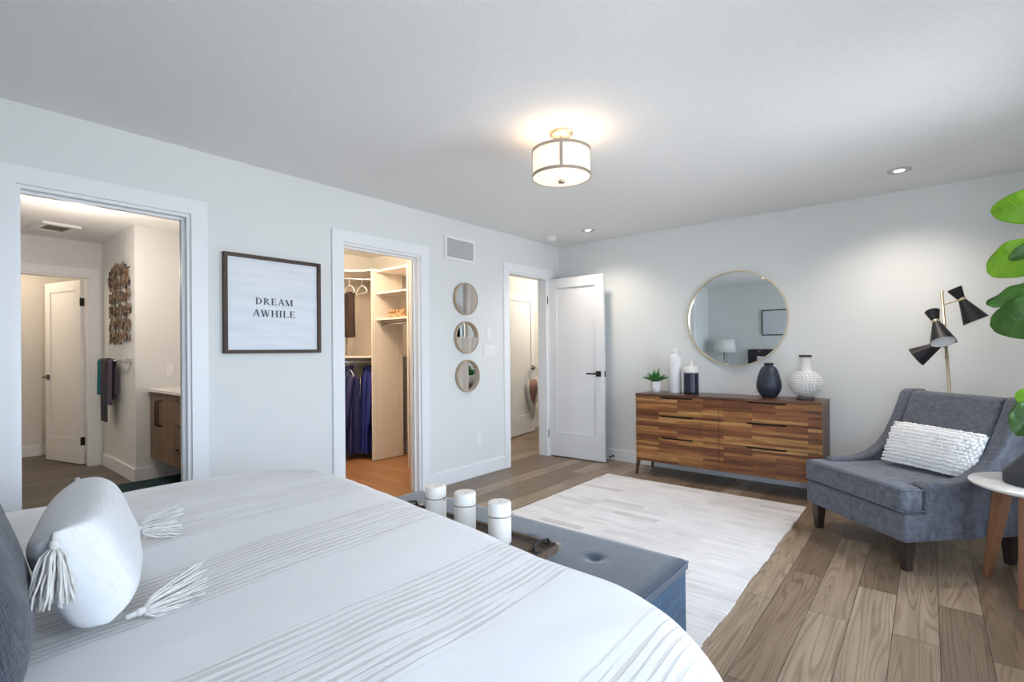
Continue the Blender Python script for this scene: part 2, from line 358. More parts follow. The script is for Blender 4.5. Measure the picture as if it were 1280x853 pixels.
door_leaf('door_2', .73, (-3.775, -3.728), math.radians(180+15.5), handle_side=1)
door_leaf('door_3', .79, (-1.075, .30), math.atan2(1.13-.30, -1.21+1.075))

# ============================================================ LIGHT FIXTURES
fx = (1.805, -2.618)
f = thing('ceiling_light', 'white drum semi flush ceiling light with pale metal bands, lit', 'ceiling light', (*fx, 2.185))
R = .163; Hs = .15
shade = emit('lit_fabric_shade', (1, .84, .66), .42); diff = emit('lit_glass_diffuser', (1, .82, .62), .5)
m = MB(); m.lathe([(R-.004, .004), (R-.004, Hs-.004)], 48, cap=False); m.build('shade', shade, f, solid=.002)
m = MB(); m.lathe([(.001, -.012), (.08, -.009), (.14, 0), (R-.006, .006)], 48, cap=False); m.build('diffuser', diff, f)
m = MB()
for zz in (0, Hs-.012): m.lathe([(R-.003, zz), (R+.002, zz), (R+.002, zz+.016), (R-.003, zz+.016), (R-.003, zz)], 48, cap=False, smooth=False)
for k in range(4):
    a = -.981+k*PI/2
    m.box((math.cos(a)*(R), math.sin(a)*(R), Hs/2), (.004, .018, Hs), rot=(0, 0, a))
m.build('shade_frame', M['nickel'], f)
m = MB(); m.lathe([(.001, -.03), (.018, -.028), (.02, -.016), (.012, -.008), (.001, -.006)], 24); m.build('finial', M['nickel'], f)
m = MB(); m.tube([(0, 0, Hs-.02), (0, 0, .245)], .008); m.tube([(-R+.004, 0, Hs-.006), (R-.004, 0, Hs-.006)], .004); m.tube([(0, -R+.004, Hs-.006), (0, R-.004, Hs-.006)], .004); m.lathe([(.012, .175), (.02, .19), (.012, .205)], 16); m.build('stem', M['nickel'], f)
m = MB(); m.lathe([(.001, .228), (.05, .23), (.066, .242), (.068, .2545), (.001, .2545)], 32); m.build('canopy', M['nickel'], f)
light('ceiling_light_bulb', 'POINT', (fx[0], fx[1], 2.185+.135), 1.5, WARM, .05)
lit = emit('lit_downlight_lens', (1, .9, .75), 9)
dn = None
for (x, y), lb in (((.728, -.533), 'small round recessed downlight in the ceiling above the open door, beside the smoke detector'), ((3.242, -.588), 'small round recessed downlight in the ceiling on the right, above the floor lamp')):
    if dn is None:
        dn = d = thing('downlight', lb, 'ceiling light', (x, y, H-.006), group='recessed downlights')
        m = MB(); m.lathe([(.030, .003), (.045, -.003), (.068, -.001), (.070, .006), (.030, .006)], 32, cap=False); m.build('trim_ring', plain('downlight_ring_paint', (.55, .56, .57), .4), d)
        m = MB(); m.lathe([(.001, .002), (.030, .002), (.030, .005), (.001, .005)], 24); m.build('lens', lit, d)
    else: dup(dn, (x, y, H-.006), 0, lb)
d = thing('smoke_detector', 'round white smoke detector on the ceiling near the room corner', 'smoke detector', (.242, -.507, H-.045))
m = MB(); m.lathe([(.001, 0), (.035, .001), (.052, .008), (.056, .022), (.058, .024), (.058, .03)], 36); m.build('cover', M['white'], d)
m = MB(); m.lathe([(.05, .03), (.05, .036), (.064, .037), (.064, .045)], 36); m.build('base', M['white'], d)
m = MB(); m.lathe([(.001, -.002), (.007, -.001), (.007, .003)], 16); m.build('test_button', M['twine'], d)

# ============================================================ LEFT WALL ITEMS
def onwall(name, label, cat, y, z, group=None, x=0): return thing(name, label, cat, (x, y, z), 0, group)   # local: x out of wall, y right, z up
s = onwall('framed_sign', 'square dark wood framed sign reading DREAM AWHILE on the left wall', 'sign', -3.391, 1.532)
hw = .3225; hh = .318; fwid = .022
wframe = planks('dark_frame_wood', .5, 3, [(0, (.075, .045, .03)), (1, (.09, .055, .04))], rough=.6, wave=False, grain=.8, grainscale=(30, 8, 8), mortar=0)
m = MB(); m.b2((.001, -hw, -hh), (.032, -hw+fwid, hh)); m.b2((.001, hw-fwid, -hh), (.032, hw, hh)); m.b2((.001, -hw+fwid, hh-fwid), (.032, hw-fwid, hh)); m.b2((.001, -hw+fwid, -hh), (.032, hw-fwid, -hh+fwid)); m.build('frame', wframe, s, bevel=.001)
mm, nt, b = newmat('whitewashed_board'); b.inputs['Roughness'].default_value = .6
n = N(nt, 'ShaderNodeTexNoise', Scale=1, Detail=5); nt.links.new(coords(nt, (8, 3, 22)), n.inputs[0]); nt.links.new(ramp(nt, n.outputs[0], [(.3, (.72, .76, .81)), (.6, (.79, .82, .87))]), b.inputs['Base Color'])
m = MB(); m.b2((.002, -hw+fwid, -hh+fwid), (.012, hw-fwid, hh-fwid)); panel = m.build('panel', mm, s)
# serif capitals, drawn as stems, thin strokes and serif bars in a unit cell
def letter(ch):
    T, t_, sf = .20, .08, .05
    P = []
    def stem(x, w_=T, y0=0, y1=1, ser=True):
        P.append([(x-w_/2, y0), (x+w_/2, y0), (x+w_/2, y1), (x-w_/2, y1)])
        if ser:
            for yy in ((0, sf), (1-sf, 1)): P.append([(x-w_/2-.09, yy[0]), (x+w_/2+.09, yy[0]), (x+w_/2+.09, yy[1]), (x-w_/2-.09, yy[1])])
    def diag(x0, y0, x1, y1, w_): P.append([(x0-w_/2, y0), (x0+w_/2, y0), (x1+w_/2, y1), (x1-w_/2, y1)])
    def foot(x, y=0): P.append([(x-.13, y), (x+.13, y), (x+.13, y+sf), (x-.13, y+sf)])
    def arc(cx, cy, rx, ry, a0, a1, ti, to, n=12):
        for k in range(n):
            q = [a0+(a1-a0)*k/n, a0+(a1-a0)*(k+1)/n]; pl = []
            for a, sgn in ((q[0], 1), (q[1], 1), (q[1], 0), (q[0], 0)):
                th = ti+(to-ti)*abs(math.cos(a)); rxx = rx-(0 if sgn else th); ryy = ry-(0 if sgn else th*.5)
                pl.append((cx+rxx*math.cos(a), cy+ryy*math.sin(a)))
            P.append(pl)
    if ch == 'D': stem(.2); arc(.2, .5, .72, .5, PI/2, -PI/2, .06, T); W = 1.02
    if ch == 'R': stem(.2); arc(.22, .74, .52, .26, PI/2, -PI/2, .06, T); diag(.85, 0, .42, .5, T); foot(.9); W = 1.02
    if ch == 'E':
        stem(.2)
        for yy, L in ((0, .6), (.48, .42), (1-t_, .56)): P.append([(.2, yy), (.2+L, yy), (.2+L, yy+t_), (.2, yy+t_)])
        P.append([(.74, 0), (.82, 0), (.84, .24), (.79, .24)]); P.append([(.70, 1), (.78, 1), (.78, .78), (.74, .78)]); P.append([(.58, .38), (.62, .38), (.62, .62), (.58, .62)]); W = .92
    if ch == 'A': diag(.12, 0, .48, 1, t_); diag(.86, 0, .52, 1, T); P.append([(.24, .32), (.76, .32), (.76, .38), (.24, .38)]); foot(.12); foot(.88); W = 1.0
    if ch == 'M': stem(.14, .06); stem(1.02, T); diag(.56, 0, .16, 1, T); diag(.56, 0, .96, 1, t_); W = 1.2
    if ch == 'W': diag(.38, 0, .12, 1, T); diag(.38, 0, .66, 1, t_); diag(.88, 0, .62, 1, T); diag(.88, 0, 1.14, 1, t_); foot(.12, 1-sf); foot(.62, 1-sf); foot(1.16, 1-sf); W = 1.28
    if ch == 'H': stem(.2); stem(.84); P.append([(.2, .47), (.84, .47), (.84, .53), (.2, .53)]); W = 1.06
    if ch == 'I': stem(.2); W = .42
    if ch == 'L': stem(.2); P.append([(.2, 0), (.76, 0), (.76, t_), (.2, t_)]); P.append([(.72, 0), (.79, 0), (.82, .25), (.77, .25)]); W = .88
    return P, W
def word(txt, yc, zb, hgt, width):
    ws = [letter(c) for c in txt]; tot = sum(w_ for _, w_ in ws)+.12*(len(ws)-1); k = width/tot; x = yc-width/2; m = MB()
    for P, W in ws:
        for pl in P: m.prism([(x+a*k, zb+b*hgt) for a, b in pl], .0121, .0135, 'x')
        x += (W+.12)*k
    return m
ink = plain('grey_ink', (.06, .075, .10), .7)
word('DREAM', -.001, .002, .044, .250).build('lettering', ink, panel)
word('AWHILE', 0.0, -.078, .045, .288).build('lettering', ink, panel)

s = onwall('wall_vent', 'white louvred return air grille high on the left wall', 'air vent', -1.644, 2.169)
m = MB(); a, b_ = .2, .112
m.frame2(-a, -b_, a, b_, .028, .028, .001, .012, 'x')
m.build('frame', M['white'], s)
m = MB(); m.b2((.001, -a+.03, -b_+.03), (.002, a-.03, b_-.03)); m.build('backing', plain('vent_shadow', (.25, .26, .27), .8), s)
m = MB()
for k in range(15): m.box((.006, 0, -b_+.037+k*.0106), (.001, 2*a-.06, .0105), rot=(0, math.radians(-38), 0))
m.build('louvres', M['white'], s)

wood = planks('pale_grey_wood', .5, 3, [(0, (.52, .46, .40)), (1, (.60, .54, .48))], rough=.7, wave=False, grain=.6, grainscale=(20, 20, 3), mortar=0)
ring = plain('bent_wood_rim', (.52, .40, .28), .5, noise_amt=.3, nscale=25)
def halfmirror(y, z, half, lb):
    o = onwall('half_round_mirror', lb, 'mirror', y, z, 'round half mirrors on the left wall'); Rr = .152
    m = MB(); m.lathe([(Rr-.012, .002), (Rr, .002), (Rr, .034), (Rr-.012, .034), (Rr-.012, .002)], 56, Matrix.Rotation(PI/2, 4, 'Y'), cap=False, smooth=False); m.build('rim', ring, o)
    # halves: polygon in y,z
    a0 = {'right': -PI/2, 'bottom': PI, 'left': PI/2}[half]
    arc = lambda s0: [((Rr-.012)*math.cos(s0+PI*k/28), (Rr-.012)*math.sin(s0+PI*k/28)) for k in range(29)]
    m = MB(); m.prism(arc(a0), .002, .030, 'x'); m.build('wood_half', wood, o)
    m = MB(); m.prism(arc(a0+PI), .002, .008, 'x'); m.build('mirror_half', M['smallmirror'], o)
halfmirror(-1.589, 1.710, 'right', 'topmost of the three small round mirrors, wooden half on its right')
halfmirror(-1.581, 1.345, 'bottom', 'middle of the three small round mirrors, wooden half at its bottom')
halfmirror(-1.569, .98, 'left', 'lowest of the three small round mirrors, wooden half on its left')
def plate(name, lb, cat, y, z, w_, h_, kind, x=0, grp=None):
    o = onwall(name, lb, cat, y, z, grp, x)
    m = MB(); m.b2((.0005, -w_/2, -h_/2), (.006, w_/2, h_/2)); m.build('cover_plate', M['white'], o, bevel=.002)
    n_ = max(1, int(round(w_/.046))-0) if w_ > .09 else 1
    for k in range(n_):
        yc = (k-(n_-1)/2)*.046
        m = MB()
        if kind == 'switch': m.b2((.006, yc-.016, -.033), (.009, yc+.016, .033)); m.build('rocker', M['white'], o, bevel=.001)
        else:
            for zz in (-.022, .022): m.b2((.006, -.017, zz-.014), (.0085, .017, zz+.014))
            m.build('sockets', M['white'], o, bevel=.001)
    return o
plate('thermostat', 'small blank white control above the wide light switch by the door', 'thermostat', -1.252, 1.395, .068, .11, 'switch')
plate('light_switch', 'wide white three gang light switch on the left wall beside the door', 'light switch', -1.249, 1.215, .165, .115, 'switch')
plate('power_outlet', 'white power outlet low on the left wall beneath the small mirrors', 'outlet', -1.411, .357, .07, .115, 'outlet')
o = plate('power_outlet', 'white power outlet on the bathroom wall above the counter', 'outlet', -3.301, 1.052, .07, .115, 'outlet', x=-2.41)
# door stop
o = thing('door_stop', 'black rubber tipped door stop on the baseboard behind the open door', 'door stop', (.712, -.0165, .05))
m = MB(); m.tube([(0, 0, 0), (0, -.06, 0)], .004); m.lathe([(.012, 0), (.012, .005)], 16, Matrix.Rotation(PI/2, 4, 'X')); m.build('rod', M['black'], o)
m = MB(); m.tube([(0, -.058, 0), (0, -.075, 0)], .010); m.build('tip', M['black'], o)

# ============================================================ BATHROOM
vx0, vx1, vy0, vy1 = -2.392, -.14, -3.47, -3.06
oak = planks('brown_oak_veneer', .5, 3, [(0, (.20, .12, .07)), (1, (.24, .15, .09))], rough=.5, wave=False, grain=.8, grainscale=(30, 30, 2), mortar=0)
v = thing('floating_vanity', 'brown wood floating vanity cabinet under the white counter in the bathroom', 'cabinet', (vx0, vy0, .22))
m = MB(); m.b2((0, .02, 0), (vx1-vx0, vy1-vy0, .635)); m.build('carcass', oak, v)
xs = 0
for kind, wd in (('door', .33), ('door', .33), ('drawers', .5), ('drawers', .5), ('door', .29), ('door', .29)):
    if kind == 'door':
        m = MB(); m.b2((xs+.002, 0, .002), (xs+wd-.002, .019, .633)); d = m.build('door', oak, v, bevel=.001)
        hx = xs+wd-.035 if (xs < .1 or 1.6 < xs < 1.8) else xs+.035
        m = MB(); m.tube([(hx, 0, .33), (hx, -.035, .33), (hx, -.035, .56), (hx, 0, .56)], .007, 8); m.build('handle', M['black'], d)
    else:
        for z0, z1 in ((.002, .21), (.214, .42), (.424, .633)):
            m = MB(); m.b2((xs+.002, 0, z0), (xs+wd-.002, .019, z1)); d = m.build('drawer', oak, v, bevel=.001)
            zc = z1-.05
            m = MB(); m.tube([(xs+.12, 0, zc), (xs+.12, -.035, zc), (xs+.36, -.035, zc), (xs+.36, 0, zc)], .007, 8); m.build('handle', M['black'], d)
    xs += wd
m = MB(); m.b2((vx0, vy0-.03, .857), (vx1, vy1+.008, .887)); tag(m.build('vanity_countertop', M['marble'], bevel=.003), 'white stone countertop on the brown bathroom vanity', 'countertop')
m = MB(); m.b2((-2.37, -4.05, .001), (-1.1, -3.10, .016)); o = m.build('bath_mat', plain('dark_teal_pile', (.008, .045, .055), .95, noise_amt=.4, nscale=150, bmp=.6, bdist=.01), bevel=.006); tag(o, 'dark teal bath mat on the bathroom floor in front of the vanity', 'bath mat')
# towel bar + towels (art wall y=-3.58)
tb = thing('towel_bar', 'short chrome towel bar on the bathroom wall beneath the wooden wall art', 'towel bar', (-2.88, -3.58, 1.15))
m = MB(); m.tube([(-.60, -.065, 0), (.38, -.065, 0)], .009); m.build('bar', M['chrome'], tb)
for sx in (-.57, .35): m = MB(); m.box((sx, -.035, 0), (.022, .07, .04)); m.box((sx, -.004, 0), (.05, .008, .05)); m.build('bracket', M['chrome'], tb, bevel=.002)
def towel(x, w_, l0, l1, col, lb, ph):
    def fn(u, vv):
        r = .013+ph*.008; L0, L1 = l0, l1; tt = vv*(L0+L1+PI*r)
        wob = .010*math.sin(u*9+ph*3)*min(1, abs(tt-L0)/.3)+.005*math.sin(u*23+ph)
        pinch = 1-.0*u; xx = (u-.5)*w_
        if tt < L0: y_, z_ = -r-abs(wob), -(L0-tt)
        elif tt < L0+PI*r: a = (tt-L0)/r; y_, z_ = -r*math.cos(a), r*math.sin(a)
        else: y_, z_ = r+abs(wob)*.4, -(tt-L0-PI*r)
        return (x+xx*(1-.12*math.cos(u*3+vv*4)), -3.645+y_, 1.15+z_)
    m = MB(); m.grid(fn, 24, 40); o = m.build('hand_towel', plain(lb[:9]+'_terry', col, .95, noise_amt=.2, nscale=200, bmp=.6, bscale=250), solid=.007)
    tag(o, lb, 'towel', 'towels on the bathroom towel bar')
towel(-3.36, .17, .36, .34, (.01, .17, .21), 'teal towel, leftmost on the bathroom towel bar', 0)
towel(-3.13, .22, .62, .40, (.055, .055, .07), 'dark grey towel, widest and longest on the bathroom towel bar', 1.5)
towel(-2.92, .12, .44, .36, (.13, .10, .16), 'muted purple towel, rightmost on the bathroom towel bar', .4)
# driftwood wall art
art = thing('wall_art', 'brown wall art of many small wood pieces in rows on the bathroom wall', 'wall art', (-2.875, -3.58, 1.72))
chips = planks('driftwood_chips', .03, .05, [(0, (.07, .045, .03)), (.6, (.20, .13, .08)), (1, (.34, .25, .17))], xz=True, rough=.7, wave=False, grain=.8, grainscale=(60, 60, 8), mortar=0)
m = MB(); rn = random.Random(3)
for r_ in range(6):
    zc = .34-r_*.135
    wrow = [.30, .34, .36, .37, .36, .33][r_]
    for k in range(22):
        xx = -wrow+2*wrow*k/21+rn.uniform(-.012, .012); zz = zc+.018*math.sin(k*.9+r_)+rn.uniform(-.022, .022)+(-.05*((xx/wrow)**2) if r_ == 0 else 0)
        m.box((xx, -.018-rn.random()*.02, zz), (.019+rn.random()*.008, .012, .072+rn.random()*.034), rot=(rn.uniform(-.1, .1), rn.uniform(-.12, .12), rn.uniform(-.35, .35)))
m.build('wood_pieces', chips, art, bevel=.003)
m = MB()
for r_ in range(6): m.tube([(-.33, -.007, .34-r_*.135), (.33, -.007, .34-r_*.135)], .004)
m.tube([(-.2, -.006, .38), (-.2, -.006, -.37)], .004); m.tube([(.2, -.006, .38), (.2, -.006, -.37)], .004); m.build('wire_frame', M['black'], art)
# exhaust vent on bath ceiling
o = thing('ceiling_vent', 'white rectangular exhaust vent on the bathroom ceiling', 'air vent', (-3.03, -4.06, H-.022), math.radians(8))
m = MB(); a, b_ = .2, .14
m.frame2(-a, -b_, a, b_, .06, .05, 0, .022, 'z')
m.build('cover', M['white'], o)
m = MB(); m.b2((-a+.06, -b_+.05, .014), (a-.06, b_-.05, .021)); m.build('grille_backing', plain('vent_grey', (.25, .24, .22), .7), o)
m = MB()
for k in range(9): m.b2((-a+.06, -b_+.055+k*.021, .004), (a-.06, -b_+.060+k*.021, .014))
m.build('grille_slats', M['nickel'], o)

# ============================================================ CLOSET
mel = M['melamine']
cu = thing('closet_shelving', 'cream closet shelving with tall drilled side panels, shelves and rods', 'shelving', (-1.37, -1.16, 0))
th = .018
def drillmat(ya, yb):
    mt_, nt, b = newmat('drilled_melamine'); b.inputs['Roughness'].default_value = .45
    tc = N(nt, 'ShaderNodeTexCoord'); sp = N(nt, 'ShaderNodeSeparateXYZ'); nt.links.new(tc.outputs['Object'], sp.inputs[0])
    def mt2(op, a, b_):
        n = N(nt, 'ShaderNodeMath', operation=op)
        for i, v_ in enumerate((a, b_)):
            if isinstance(v_, (int, float)): n.inputs[i].default_value = v_
            else: nt.links.new(v_, n.inputs[i])
        return n.outputs[0]
    da = mt2('LESS_THAN', mt2('ABSOLUTE', mt2('SUBTRACT', sp.outputs[1], ya), 0), .004); db = mt2('LESS_THAN', mt2('ABSOLUTE', mt2('SUBTRACT', sp.outputs[1], yb), 0), .004)
    hz = mt2('LESS_THAN', mt2('FRACT', mt2('DIVIDE', sp.outputs[2], .032), 0), .25)
    nt.links.new(mixc(nt, (.76, .70, .62), (.38, .34, .29), mt2('MULTIPLY', mt2('MAXIMUM', da, db), hz)), b.inputs['Base Color']); return mt_
def drilled(name, x, y0, y1, z0, z1):
    m = MB(); m.b2((x-th/2, y0, z0), (x+th/2, y1, z1)); p_ = m.build(name, mel, cu, bevel=.001)
    o = p_; o.data.materials.clear(); o.data.materials.append(drillmat(y0+.05, y1-.05)); return p_
drilled('side_panel', 0, -.51, -.09, .005, 2.14)
drilled('side_panel', .56, -.46, -.04, .005, 2.14)
m = MB(); m.b2((.575, -.45, 1.165), (1.2, -.04, 2.14)); m.build('upper_cabinet', mel, cu, bevel=.001)
for zz in (1.585, 1.875, 2.125):
    m = MB(); m.b2((th/2, -.46, zz-.019), (.56-th/2, -.08, zz)); m.build('shelf', mel, cu, bevel=.001)
m = MB(); m.tube([(th/2, -.38, 1.525), (.56-th/2, -.38, 1.525)], .011); m.build('hanging_rod', M['chrome'], cu)
for xx in (th/2+.004, .56-th/2-.004): m = MB(); m.box((xx, -.38, 1.545), (.008, .03, .07)); m.build('rod_bracket', M['chrome'], cu, bevel=.001)
# corner unit: curved top shelf, mid shelf, back panels, rods
def curved(z, name):
    # region between back wall (y=.05 local) / left wall (x=-.82) and a concave arc from (-.01,-.50) to (-.45,-1.3)
    P0, P1, P2 = Vector((-.012, -.50)), Vector((-.36, -.56)), Vector((-.44, -1.25))
    arc = [(1-t_)**2*P0+2*t_*(1-t_)*P1+t_*t_*P2 for t_ in [k/14 for k in range(15)]]
    poly = [(-.012, .055)]+[tuple(q) for q in arc]+[(-.82, -1.25), (-.82, .055)]
    m = MB(); m.prism(poly, z-.02, z, 'z'); return m.build(name, mel, cu)
curved(2.14, 'corner_shelf'); curved(1.17, 'corner_shelf')
m = MB(); m.b2((-.82, -1.25, 1.17), (-.80, .055, 2.12)); m.b2((-.80, .035, 1.17), (-.012, .055, 2.12)); m.build('back_panel', mel, cu, bevel=.001)
for yy in (-.9, -.35): m = MB(); m.b2((-.80, yy, 1.17), (-.792, yy+.012, 2.12)); m.build('panel_seam', mel, cu)
for xx in (-.5, -.2): m = MB(); m.b2((xx, .027, 1.17), (xx+.012, .035, 2.12)); m.build('panel_seam', mel, cu)
drilled('side_panel', -.62, -1.25, -1.23, .005, 1.15)
for zz in (2.055, 1.10):
    m = MB(); m.tube([(-.01, -.16, zz), (-.16, -.31, zz), (-.28, -.45, zz), (-.40, -.64, zz), (-.5, -1.0, zz), (-.52, -1.24, zz)], .009); m.build('hanging_rod', M['chrome'], cu)
# hangers, clothes
def hanger(loc, rz, lb, w_=.40, scale=1):
    o = thing('clothes_hanger', lb, 'hanger', loc, rz, 'white hangers in the closet')
    m = MB(); hk = [(0, 0, .0)]+[(.022*math.sin(a), 0, .022*math.cos(a)) for a in [math.radians(k) for k in (-60, -20, 20, 60, 100, 140, 180)]]
    hk = [(p_[0], p_[1], p_[2]-.012) for p_ in hk[1:]]+[(0, 0, -.07)]
    m.tube(hk, .0035); m.build('hook', M['white'], o)
    m = MB(); m.tube([(0, 0, -.07), (-w_*.3, 0, -.10), (-w_/2, 0, -.145), (-w_/2+.02, 0, -.165), (w_/2-.02, 0, -.165), (w_/2, 0, -.145), (w_*.3, 0, -.10)], .006, closed=True); m.build('frame', M['white'], o)
    return o
A = math.atan2(.45, .55)
def gpos(tpar):  # along rod, world
    p0 = Vector((-1.58, -1.50)); p1 = Vector((-1.84, -1.84)); return p0.lerp(p1, tpar)
for tpar, z, lb in ((.62, 2.055, 'white hanger holding the dark pants on the upper closet rod'), (.30, 2.055, 'empty white hanger on the upper closet rod, right of the one with dark pants'), (.12, 1.10, 'white hanger inside the glossy blue jacket at the right'), (.66, 1.10, 'white hanger inside the dark navy jacket at the left')):
    p_ = gpos(tpar); hanger((p_.x, p_.y, z), math.radians(-15), lb, .38)
def garment(name, lb, cat, loc, rz, prof, col, folds=9, rough=.6, seed=0, extra=None):
    o = thing(name, lb, cat, loc, rz)
    mt = plain(name+'_cloth', col, rough, noise_amt=.35, nscale=14, bmp=.5, bscale=22, bdist=.02)
    m = MB(); n_ = len(prof)
    def fn(u, v_):
        i = min(int(v_*(n_-1)), n_-2); f_ = v_*(n_-1)-i
        a = [prof[i][k]*(1-f_)+prof[i+1][k]*f_ for k in range(3)]
        th_ = 2*PI*u; k_ = 1+.24*v_*math.sin(folds*th_+seed+2*v_)+.12*math.sin(5*th_+7*v_+seed)
        c_, s_ = math.cos(th_), math.sin(th_)
        return (a[0]*abs(c_)**.7*(1 if c_ > 0 else -1)*k_, a[1]*abs(s_)**.8*(1 if s_ > 0 else -1)*k_, a[2])
    m.grid(fn, 72, 26, closeu=True); m.build('body', mt, o)
    return o, mt
def jacket(lb, tpar, col, seed):
    p_ = gpos(tpar)
    o, mt = garment('jacket', lb, 'jacket', (p_.x, p_.y, 1.10), math.radians(-15), [(.03, .03, -.055), (.05, .045, -.075), (.10, .06, -.11), (.145, .08, -.17), (.16, .095, -.26), (.16, .105, -.5), (.165, .11, -.8), (.175, .115, -1.03)], col, seed=seed)
    for s_ in (-1, 1):
        m = MB(); m.tube([(s_*.13, 0, -.13), (s_*.165, -.03, -.26), (s_*.165, -.06, -.46), (s_*.15, -.075, -.68), (s_*.15, -.075, -.72)], .045, 14, r2=.036); m.build('sleeve', mt, o, sub=1)
    m = MB(); m.tube([(-.06, .03, -.06), (-.05, -.04, -.07), (0, -.07, -.10), (.05, -.04, -.07), (.06, .03, -.06), (0, .05, -.05)], .022, 10, closed=True); m.build('collar', mt, o, sub=1)
    m = MB(); m.tube([(0, -.10, -.13), (.004, -.112, -.4), (.0, -.125, -.95)], .004); m.build('zip', M['nickel'], o)
jacket('glossy blue jacket on the lower closet rod, right one nearest the side panel', .12, (.010, .022, .19), 0)
jacket('dark navy jacket on the lower closet rod, left one cut by the door frame', .66, (.012, .016, .09), 2)
p_ = gpos(.62)
o = thing('hanging_pants', 'dark brown drawstring pants clipped to a hanger on the upper closet rod', 'pants', (p_.x, p_.y, 2.055-.17), math.radians(-15))
mt = plain('dark_brown_jersey', (.045, .022, .018), .8, noise_amt=.4, nscale=20, bmp=.3)
for s_ in (-1, 1):
    m = MB(); m.grid(lambda u, v_: (s_*.062+(.068+.010*v_)*math.cos(2*PI*u)*(1+.1*math.sin(6*PI*u+v_*5)), .040*math.sin(2*PI*u)*(1+.2*math.sin(8*PI*u)), -.50*v_-.0), 32, 12, closeu=True); m.build('trouser_leg', mt, o)
m = MB(); m.grid(lambda u, v_: (.132*math.cos(2*PI*u), .036*math.sin(2*PI*u), .015-.04*v_), 32, 3, closeu=True); m.build('waistband', mt, o)
m = MB(); m.tube([(.0, -.03, -.42), (.003, -.035, -.55), (-.006, -.035, -.68)], .003); m.tube([(-.006, -.035, -.68), (-.006, -.035, -.70)], .006); m.tube([(.02, -.03, -.42), (.022, -.035, -.58)], .003); m.build('drawstring', mt, o)
# gift-like patterned box on shelf
bm_, nt, b = newmat('gold_floral_print'); b.inputs['Roughness'].default_value = .5
vo = N(nt, 'ShaderNodeTexVoronoi', Scale=32); nt.links.new(coords(nt), vo.inputs[0]); nt.links.new(ramp(nt, vo.outputs['Distance'], [(.2, (.30, .14, .04)), (.42, (.60, .45, .25)), (.6, (.16, .07, .025))]), b.inputs['Base Color'])
o = thing('storage_box', 'small gold patterned box on the middle closet shelf', 'box', (-1.035, -1.50, 1.5855))
m = MB(); m.b2((-.15, -.075, 0), (.15, .075, .07)); m.build('body', bm_, o, bevel=.002)
m = MB(); m.b2((-.155, -.08, .05), (.155, .08, .088)); m.build('lid', bm_, o, bevel=.003)

# ============================================================ HALL: macrame on the lever
hd = Vector((-.16, .987)); hp = Vector((-1.075, .30))+Vector((-.135, .83)).normalized()*.655
o = thing('macrame_hanging', 'white and dusty pink yarn hanging looped over the hall door handle', 'wall hanging', (hp.x+.065, hp.y-.0, .958), math.atan2(.83, -.135))
m = MB(); m.tube([(.14*math.sin(a), .01, -.095+.105*math.cos(a)) for a in [2*PI*k/24 for k in range(24)]], .005, closed=True); m.build('hoop', M['white'], o)
pink = plain('dusty_pink_yarn', (.48, .27, .24), .95, noise_amt=.5, nscale=80)
for name, mt, x0, x1, za, lens, nn, off in (('white_fringe', M['yarn'], -.16, .16, -.10, lambda u: .46+.10*math.cos(u*PI)-.05*abs(u), 64, 0), ('pink_fringe', pink, -.11, .12, -.17, lambda u: .36-.18*abs(u)**1.5, 46, -.012)):
    m = MB(); rn = random.Random(5)
    for k in range(nn):
        u = -1+2*k/(nn-1); x = (x0+x1)/2+(x1-x0)/2*u; L = lens(u)*rn.uniform(.9, 1.06); j = rn.uniform(-.006, .006)
        zt = -.095-.105*math.sqrt(max(0, 1-(x/.165)**2)) if name == 'white_fringe' else za
        m.tube([(x*.85, off+.012, zt), (x+j, off+.012+rn.uniform(-.006, .006), zt-L*.5), (x+j*2, off+.012+j, zt-L)], .0042, 5)
    m.build(name, mt, o)

# ============================================================ DRESSER
acacia_stops = [(0, (.15, .045, .014)), (.3, (.25, .088, .026)), (.6, (.33, .13, .037)), (.85, (.44, .20, .058)), (1, (.58, .32, .11))]
acacia = planks('acacia_staves', .024, .41, acacia_stops, xz=True, rough=.42, wave=False, grain=.9, grainscale=(5, 60, 60), mortar=0, off=.43)
acacia_top = planks('acacia_top', .06, .5, [(0, (.09, .035, .02)), (1, (.22, .10, .05))], rough=.3, wave=False, grain=.6, grainscale=(3, 40, 40), mortar=0, off=.43)
acacia_side = planks('acacia_side', .05, .4, [(0, (.07, .03, .02)), (1, (.16, .07, .04))], rough=.4, wave=False, grain=.6, grainscale=(3, 20, 20), mortar=0)
dx0, dx1, dyf, dyb, dt = 1.185, 2.745, -.43, -.025, .79
d = thing('dresser', 'long acacia wood dresser with six drawers against the back wall', 'dresser', (dx0, dyf, 0))
W = dx1-dx0; Dp = dyb-dyf
m = MB(); m.b2((0, .02, .15), (.02, Dp, dt-.02)); m.b2((W-.02, .02, .15), (W, Dp, dt-.02)); m.b2((.02, .03, .17), (W-.02, Dp, dt-.02)); m.build('carcass', acacia_side, d, bevel=.001)
m = MB(); m.b2((-.002, -.004, dt-.022), (W+.002, Dp, dt)); m.build('top', acacia_top, d, bevel=.002)
m = MB(); m.b2((.02, .006, .142), (W-.02, .026, .178)); m.b2((0, 0, .14), (.02, .026, dt-.022)); m.b2((W-.02, 0, .14), (W, .026, dt-.022)); m.build('front_rail', acacia, d, bevel=.001)
zr = [(.18, .385), (.389, .588), (.592, .766)]
